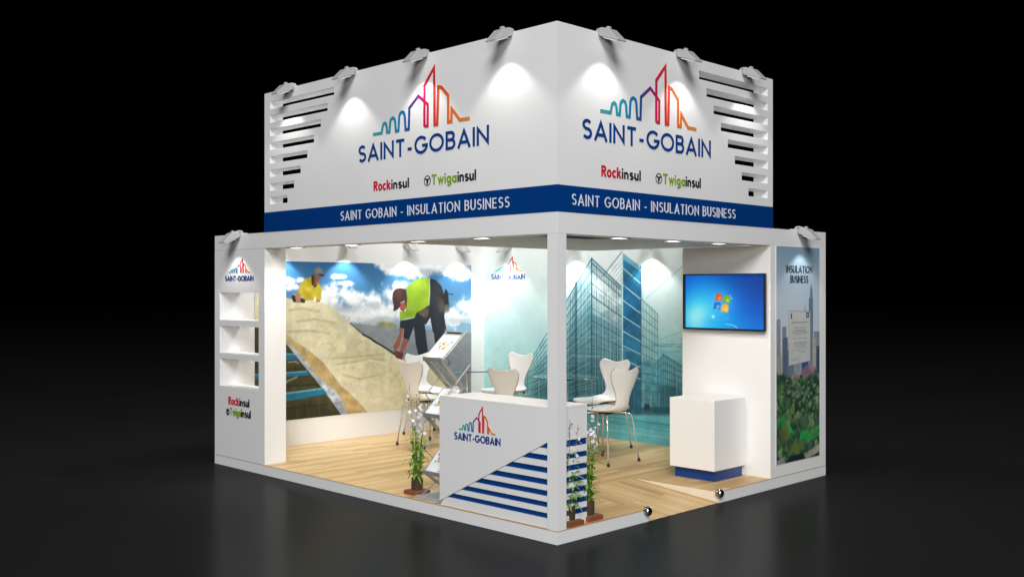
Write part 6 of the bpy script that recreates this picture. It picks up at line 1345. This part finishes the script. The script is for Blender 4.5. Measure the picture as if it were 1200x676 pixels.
# ============================================================ chairs
def shell_mesh(mb):
    """one-piece bent shell: local +X is forward, z above the floor"""
    import bisect
    SP = [(.262, .512), (.245, .532), (.20, .545), (.12, .541), (.02, .530), (-.08, .522), (-.155, .524), (-.205, .545), (-.232, .590), (-.246, .65), (-.258, .72), (-.270, .79), (-.282, .86), (-.292, .915), (-.298, .948)]
    HW = [.150, .190, .212, .226, .232, .226, .205, .158, .112, .104, .128, .170, .206, .218, .196]
    CUP = [0, 0, .002, .006, .010, .014, .018, .018, .014, .012, .016, .020, .022, .022, .020]
    NS = (len(SP)-1)*3; NV = 14
    def cr(A, t):
        i = min(int(t), len(A)-2); f = t-i; g_ = lambda k: A[max(0, min(len(A)-1, k))]
        p0, p1, p2, p3 = g_(i-1), g_(i), g_(i+1), g_(i+2)
        return .5*(2*p1+(p2-p0)*f+(2*p0-5*p1+4*p2-p3)*f*f+(3*p1-p0-3*p2+p3)*f**3)
    xs = [p[0] for p in SP]; zs = [p[1] for p in SP]
    rows = []
    for i in range(NS+1):
        t = i/3; x, z, w, c = cr(xs, t), cr(zs, t), cr(HW, t), cr(CUP, t)
        tx, tz = cr(xs, min(t+.05, len(SP)-1.001))-cr(xs, max(0, t-.05)), cr(zs, min(t+.05, len(SP)-1.001))-cr(zs, max(0, t-.05))
        l = math.hypot(tx, tz); nx, nz = (tz/l, -tx/l)          # towards the sitter
        rowp = []
        for j in range(NV+1):
            v = -1+2*j/NV; e = max(0, (i/NS-.82)/.18)
            up = .040*e*(abs(v)**1.6) - .03*e*max(0, abs(v)-.86)/.14
            fr = max(0, 1-i/NS/.10); bk = -.035*fr*max(0, abs(v)-.6)/.4
            rowp.append(Vector((x+nx*c*v*v*1.6+bk, w*v, z+nz*c*v*v*1.6+up)))
        rows.append((rowp, Vector((nx, 0, nz))))
    th = .0065
    for side in (1, -1):
        n0 = len(mb.v)
        for r, nn in rows: mb.v += [tuple(p+nn*th*side) for p in r]
        for i in range(NS):
            for j in range(NV):
                a = n0+i*(NV+1)+j; mb.f.append((a, a+1, a+NV+2, a+NV+1)); mb.mi.append(0)
        if side == 1: nA = n0
        else: nB = n0
    loop = [(0, j) for j in range(NV)]+[(i, NV) for i in range(NS)]+[(NS, j) for j in range(NV, 0, -1)]+[(i, 0) for i in range(NS, 0, -1)]
    for k in range(len(loop)):
        (i, j), (i2, j2) = loop[k], loop[(k+1) % len(loop)]
        a, b_ = i*(NV+1)+j, i2*(NV+1)+j2
        mb.f.append((nA+a, nA+b_, nB+b_, nB+a)); mb.mi.append(1)
def make_chair():
    t = thing('shell_chair', 'x', 'chair', (0, 0, 0), 'white shell chairs around the glass tables')
    b = MB(); shell_mesh(b); b.build('seat_shell', [SHELL, EDGEPLY], t, smooth=True)
    b = MB(); b.lathe([(.085, 0), (.09, .006), (.06, .018), (.03, .022)], (-.01, 0, .493), 20); b.build('seat_hub', BLACKPL, t)
    for sx in (1, -1):
        for sy in (1, -1):
            b = MB(); b.tube([(sx*.03-.01, sy*.045, .500), (sx*.10, sy*.12, .503), (sx*.155, sy*.165, .500), (sx*.182, sy*.192, .480), (sx*.196, sy*.204, .43), (sx*.243, sy*.243, .022)], .0088, 10)
            l = b.build('leg', CHROME, t, smooth=True)
            b = MB(); b.lathe([(.012, .0), (.016, .004), (.016, .026), (.011, .034)], (sx*.2445, sy*.2445, 0), 12); b.build('rubber_foot', RUBBER, l)
    for sy in (1, -1):
        b = MB(); b.lathe([(.014, 0), (.014, .03)], (.150, sy*.165, .492), 10); b.build('bumper', BLACKPL, t)
        b = MB(); b.lathe([(.014, 0), (.014, .02)], (-.150, sy*.165, .500), 10); b.build('bumper', BLACKPL, t)
    return t
spots = [  # x, y, facing, label
    (-1.72, 2.61, PI, 'white shell chair seen from behind, nearest the storage cabinet'),
    (-2.32, 3.24, -PI/2, 'white shell chair facing out, partly hidden behind the chair nearest the cabinet'),
    (-2.32, 1.98, PI/2, 'shell chair seen from behind showing only its back over the reception counter'),
    (-3.85, 3.27, -PI/2, 'white shell chair facing out behind the counter under the back wall emblem'),
    (-3.85, 2.02, PI/2, 'shell chair seen from behind standing left of the brochure rack'),
    (-4.46, 2.61, 0, 'white shell chair facing right behind the brochure rack against the worker photo')]
proto = make_chair()
for i, (x, y, a, lb) in enumerate(spots):
    o = proto if i == 0 else copy_tree(proto)
    o.location = (x, y, ZP); o.rotation_euler = (0, 0, a); o['label'] = lb

# ============================================================ tables
for x, y, z, lb in ((-3.85, 2.65, .925, 'round glass table behind the brochure rack'), (-2.30, 2.63, .935, 'round glass table behind the corner column next to the chair nearest the cabinet')):
    t = thing('glass_table', lb, 'table', (x, y, ZP), 'round glass tables on chrome pedestals')
    b = MB(); b.lathe([(.345, 0), (.35, .003), (.35, .009), (.345, .012)], (x, y, z-.012), 56); b.build('table_top', GLASS, t, smooth=False)
    b = MB(); b.lathe([(.03, 0), (.03, z-.012-.014-.118)], (x, y, .118), 20); b.build('pedestal', CHROME, t, smooth=False)
    b = MB(); b.lathe([(.11, 0), (.11, .010), (.05, .0135)], (x, y, z-.0262), 28); b.build('top_flange', CHROME, t)
    b = MB(); b.lathe([(.22, 0), (.22, .006), (.05, .0175)], (x, y, ZP+.0005), 40); b.build('pedestal_base', CHROME, t)

# ============================================================ brochure rack
br = thing('brochure_rack', 'folding grey metal zigzag brochure rack left of the reception counter', 'rack', (-1.57, .3, ZP))
RX0, RX1 = -1.692, -1.448; YF, YB = .15, .40
zz = [(YB, 1.490), (YF, 1.272), (YB, 1.03), (YF, .792), (YB, .55), (YF, .300), (YB, .125)]
def plate(mb, p, q, x0, x1, th):
    d = Vector((0, q[0]-p[0], q[1]-p[1])).normalized(); n = Vector((0, -d.z, d.y))*th
    mb.prism([(x0, p[0], p[1]), (x1, p[0], p[1]), (x1, q[0], q[1]), (x0, q[0], q[1])], n)
for i in range(6):
    p, q = zz[i], zz[i+1]; fwd = i % 2 == 0
    if fwd:
        m_ = MB(); plate(m_, p, q, RX0+.006, RX1-.006, -.006); s = m_.build('tray', ALU, br)
    else:
        for xa in (RX0+.012, RX1-.075):
            m_ = MB(); plate(m_, p, q, xa, xa+.058, -.006); m_.build('rear_rail', CREAM, br)
    if fwd:
        m2 = MB(); m2.box(RX0, RX1, YF-.012, YF-.004, q[1]-.014, q[1]+.022); m2.build('tray_lip', ALU, s)
for x in (RX0-.004, RX1+.004):
    for seq in ([(.435, 1.52), (YF, 1.272), (YB, 1.03), (YF, .792), (YB, .55), (YF, .300), (YB, .118)], [(YB-.10, 1.405), (.46, 1.225), (YF+.03, .96), (.44, .73), (YF+.02, .49), (.43, .27), (YF, .118)]):
        b = MB()
        off = .006 if seq[0][0] < .4 else 0
        b.tube([(x+(off if x > -1.5 else -off), y_, z_) for y_, z_ in seq], .0065, 6); b.build('scissor_arm', ALU, br)
b = MB(); b.box(RX0-.02, RX1+.09, .05, .46, ZP+.0005, ZP+.012); b.build('base_plate', GREYPL, br)
b = MB(); b.box(RX0+.03, RX1-.03, .385, .40, 1.478, 1.498); b.build('top_catch', BLACKPL, br)
rb = random.Random(3)
for i, lb in enumerate(('white brochure with a coloured burst on the top tray of the rack', 'white brochure on the middle tray of the rack', 'white brochure on the lowest tray of the rack')):
    p, q = zz[2*i], zz[2*i+1]
    t = thing('brochure', lb, 'brochure', (-1.57, (p[0]+q[0])/2, (p[1]+q[1])/2+.01), 'brochures on the rack')
    P0, Q0 = Vector((0, q[0], q[1])), Vector((0, p[0], p[1])); dr = (Q0-P0); n = Vector((0, -dr.z, dr.y)).normalized()
    a0 = P0+dr*.03+n*.0015; a1 = P0+dr*.88+n*.0015
    m_ = MB(); m_.prism([(RX0+.014, a0.y, a0.z), (RX1-.014, a0.y, a0.z), (RX1-.014, a1.y, a1.z), (RX0+.014, a1.y, a1.z)], n*.008); m_.build('booklet', WHITE, t)
    cv = Canvas(.216, .28, 300, 20+i); cv.img[:] = (236, 238, 240)
    for cx_, cy_, r_, c in ((.42, .62, .12, (214, 60, 44)), (.55, .55, .11, (240, 190, 50)), (.33, .5, .08, (24, 24, 30)), (.62, .42, .12, (226, 84, 60)), (.40, .40, .10, (220, 150, 50)), (.70, .60, .10, (90, 190, 120)), (.82, .68, .10, (40, 130, 200)), (.20, .62, .09, (60, 120, 180)), (.22, .36, .08, (120, 200, 220)), (.72, .48, .07, (170, 210, 80)), (.50, .70, .06, (190, 50, 90)), (.84, .55, .06, (120, 190, 225))):
        cv.cloud(c, cx_, cy_, r_, r_*.75, .95)
    cv.line((120, 120, 126), .004, [(.35, .88), (.7, .88)], .7); cv.line((70, 70, 80), .005, [(.68, .07), (.88, .07)], .8)
    e0 = a0+n*.009; e1 = a1+n*.009
    cv.build('cover_print', lambda u, v: (RX0+.0145+(RX1-RX0-.029)*u, e0.y+(e1.y-e0.y)*v, e0.z+(e1.z-e0.z)*v), PRINT, t)

# ============================================================ plants
def plant(label, x, y, seed, tw=.16):
    r = random.Random(seed)
    t = thing('flowering_plant', label, 'plant', (x, y, ZP), 'potted flowering plants on square trays')
    h = tw/2
    b = MB(); b.box(x-h, x+h, y-h, y+h, ZP+.0005, ZP+.034); b.build('square_tray', TERRA, t, bevel=.003)
    b = MB(); b.box(x-h+.012, x+h-.012, y-h+.012, y+h-.012, ZP+.0342, ZP+.038); b.build('soil_layer', SOIL, t)
    b = MB()
    prof = [(.044, 0), (.050, .004), (.052, .05), (.050, .098), (.044, .104)]
    b.lathe(prof, (x, y, ZP+.038), 18); b.build('root_ball', ROOT, t)
    stems = MB(); leaves = MB(); heads = []
    z0 = ZP+.13
    for k in range(4):
        a = 2*PI*k/4+r.uniform(-.4, .4)+seed; sx, sy = x+.026*math.cos(a), y+.026*math.sin(a)
        top = (.45, .34, .40, .26)[k]*r.uniform(.92, 1.08); lean = r.uniform(.005, .035)
        pts = [Vector((sx+math.cos(a)*lean*q*q, sy+math.sin(a)*lean*q*q, z0+top*q)) for q in (0, .25, .5, .75, 1)]
        stems.tube(pts, [.008, .007, .006, .005, .003], 6)
        n = int(top*78)
        for i in range(n):
            q = .04+.96*i/n; c = pts[0].lerp(pts[-1], q); az = i*2.4+r.uniform(-.6, .6); L_ = r.uniform(.07, .135)*(1-.25*q); up = r.uniform(.45, 1.15); wd = r.uniform(.009, .017); dr = r.uniform(.5, 1.0)
            d = Vector((math.cos(az), math.sin(az), 0)); s_ = Vector((-d.y, d.x, 0)); prev = None
            for j in range(7):
                f = j/6; p = c+d*L_*f*(1-.12*f)+Vector((0, 0, L_*(up*f-dr*f*f))); w_ = wd*math.sin(PI*min(1, .14+f*.86))**.8+.0005
                cur = (p-s_*w_+Vector((0, 0, .003)), p, p+s_*w_+Vector((0, 0, .003)))
                if prev: leaves.face([prev[0], prev[1], cur[1], cur[0]]); leaves.face([prev[1], prev[2], cur[2], cur[1]])
                prev = cur
    for k in range(4):      # thin flower spikes rising out of the leaves
        a = 1.57*k+seed*1.3+r.uniform(-.4, .4); f0 = Vector((x+.02*math.cos(a), y+.02*math.sin(a), z0)); H_ = (.80, .70, .62, .74)[k]*r.uniform(.95, 1.05)
        e = f0+Vector((math.cos(a)*.055, math.sin(a)*.055, H_)); mid = f0.lerp(e, .5)+Vector((math.cos(a)*-.008, math.sin(a)*-.008, 0))
        stems.tube([f0, mid, e], [.003, .0025, .0012], 5); heads.append((mid.lerp(e, .12), e))
    stems.build('stem', STEM, t); leaves.build('foliage', LEAF, t)
    for f0, e in heads:
        for i in range(10):
            q = .03+.93*i/10; c = f0.lerp(e, q)+Vector((r.uniform(-.026, .026), r.uniform(-.026, .026), 0)); R_ = r.uniform(.017, .027)*(1-.5*q)
            fl = MB(); ax = Vector((r.uniform(-1, 1), r.uniform(-1, 1), r.uniform(-.2, 1))).normalized(); u = ax.orthogonal().normalized(); w = ax.cross(u)
            base = f0.lerp(e, max(0, q-.05)); fl.tube([base, c-ax*.002], [.0012, .001], 4, m=1)
            for k in range(5):
                an = 2*PI*k/5; dd = u*math.cos(an)+w*math.sin(an); tt = -u*math.sin(an)+w*math.cos(an)
                tip = c+dd*R_+ax*R_*.35
                fl.face([c, c+dd*R_*.55+tt*R_*.36, tip, c+dd*R_*.55-tt*R_*.36])
            fl.build('flower', [PETAL if q < .75 else BUD, STEM], t)
    return t
plant('potted plant with pale lilac flower spikes left of the brochure rack', -1.80, .165, 3, .165)
plant('potted flowering plant right behind the corner column', -.10, .235, 8, .17)
plant('potted flowering plant at the platform edge, second from the column', -.115, .475, 14, .17)

# ============================================================ light and camera
w = bpy.data.worlds.new('World'); sc.world = w; w.use_nodes = True
w.node_tree.nodes['Background'].inputs['Color'].default_value = (0, 0, 0, 1); w.node_tree.nodes['Background'].inputs['Strength'].default_value = 0

def area(name, loc, aim, size, power, col=(1, 1, 1)):
    l = bpy.data.lights.new(name, 'AREA'); l.shape = 'DISK'; l.size = size; l.energy = power; l.color = col
    o = bpy.data.objects.new(name, l); COL.objects.link(o); o.location = loc
    o.rotation_euler = (Vector(aim)-Vector(loc)).to_track_quat('-Z', 'Y').to_euler(); return o
for nm, loc, aim, size, power in KEYS: area(nm, loc, aim, size, power)

cd = bpy.data.cameras.new('camera'); co = bpy.data.objects.new('camera', cd); COL.objects.link(co)
co.location = (5.0841, -5.548, 1.8782); co.rotation_euler = (PI/2, 0, .7859); cd.lens = 36.08; cd.sensor_width = 36; cd.sensor_fit = 'HORIZONTAL'; cd.clip_end = 500; cd.clip_start = .05
sc.camera = co
sc.render.engine = 'CYCLES'
sc.cycles.max_bounces = 8; sc.cycles.diffuse_bounces = 5; sc.cycles.sample_clamp_indirect = 4; sc.cycles.caustics_reflective = False; sc.cycles.caustics_refractive = False
sc.render.resolution_x = 1024; sc.render.resolution_y = 576
vs = sc.view_settings; sc.display_settings.display_device = 'sRGB'; vs.view_transform = 'Standard'; vs.look = 'None'; vs.exposure = 0; vs.gamma = 1; vs.use_curve_mapping = False
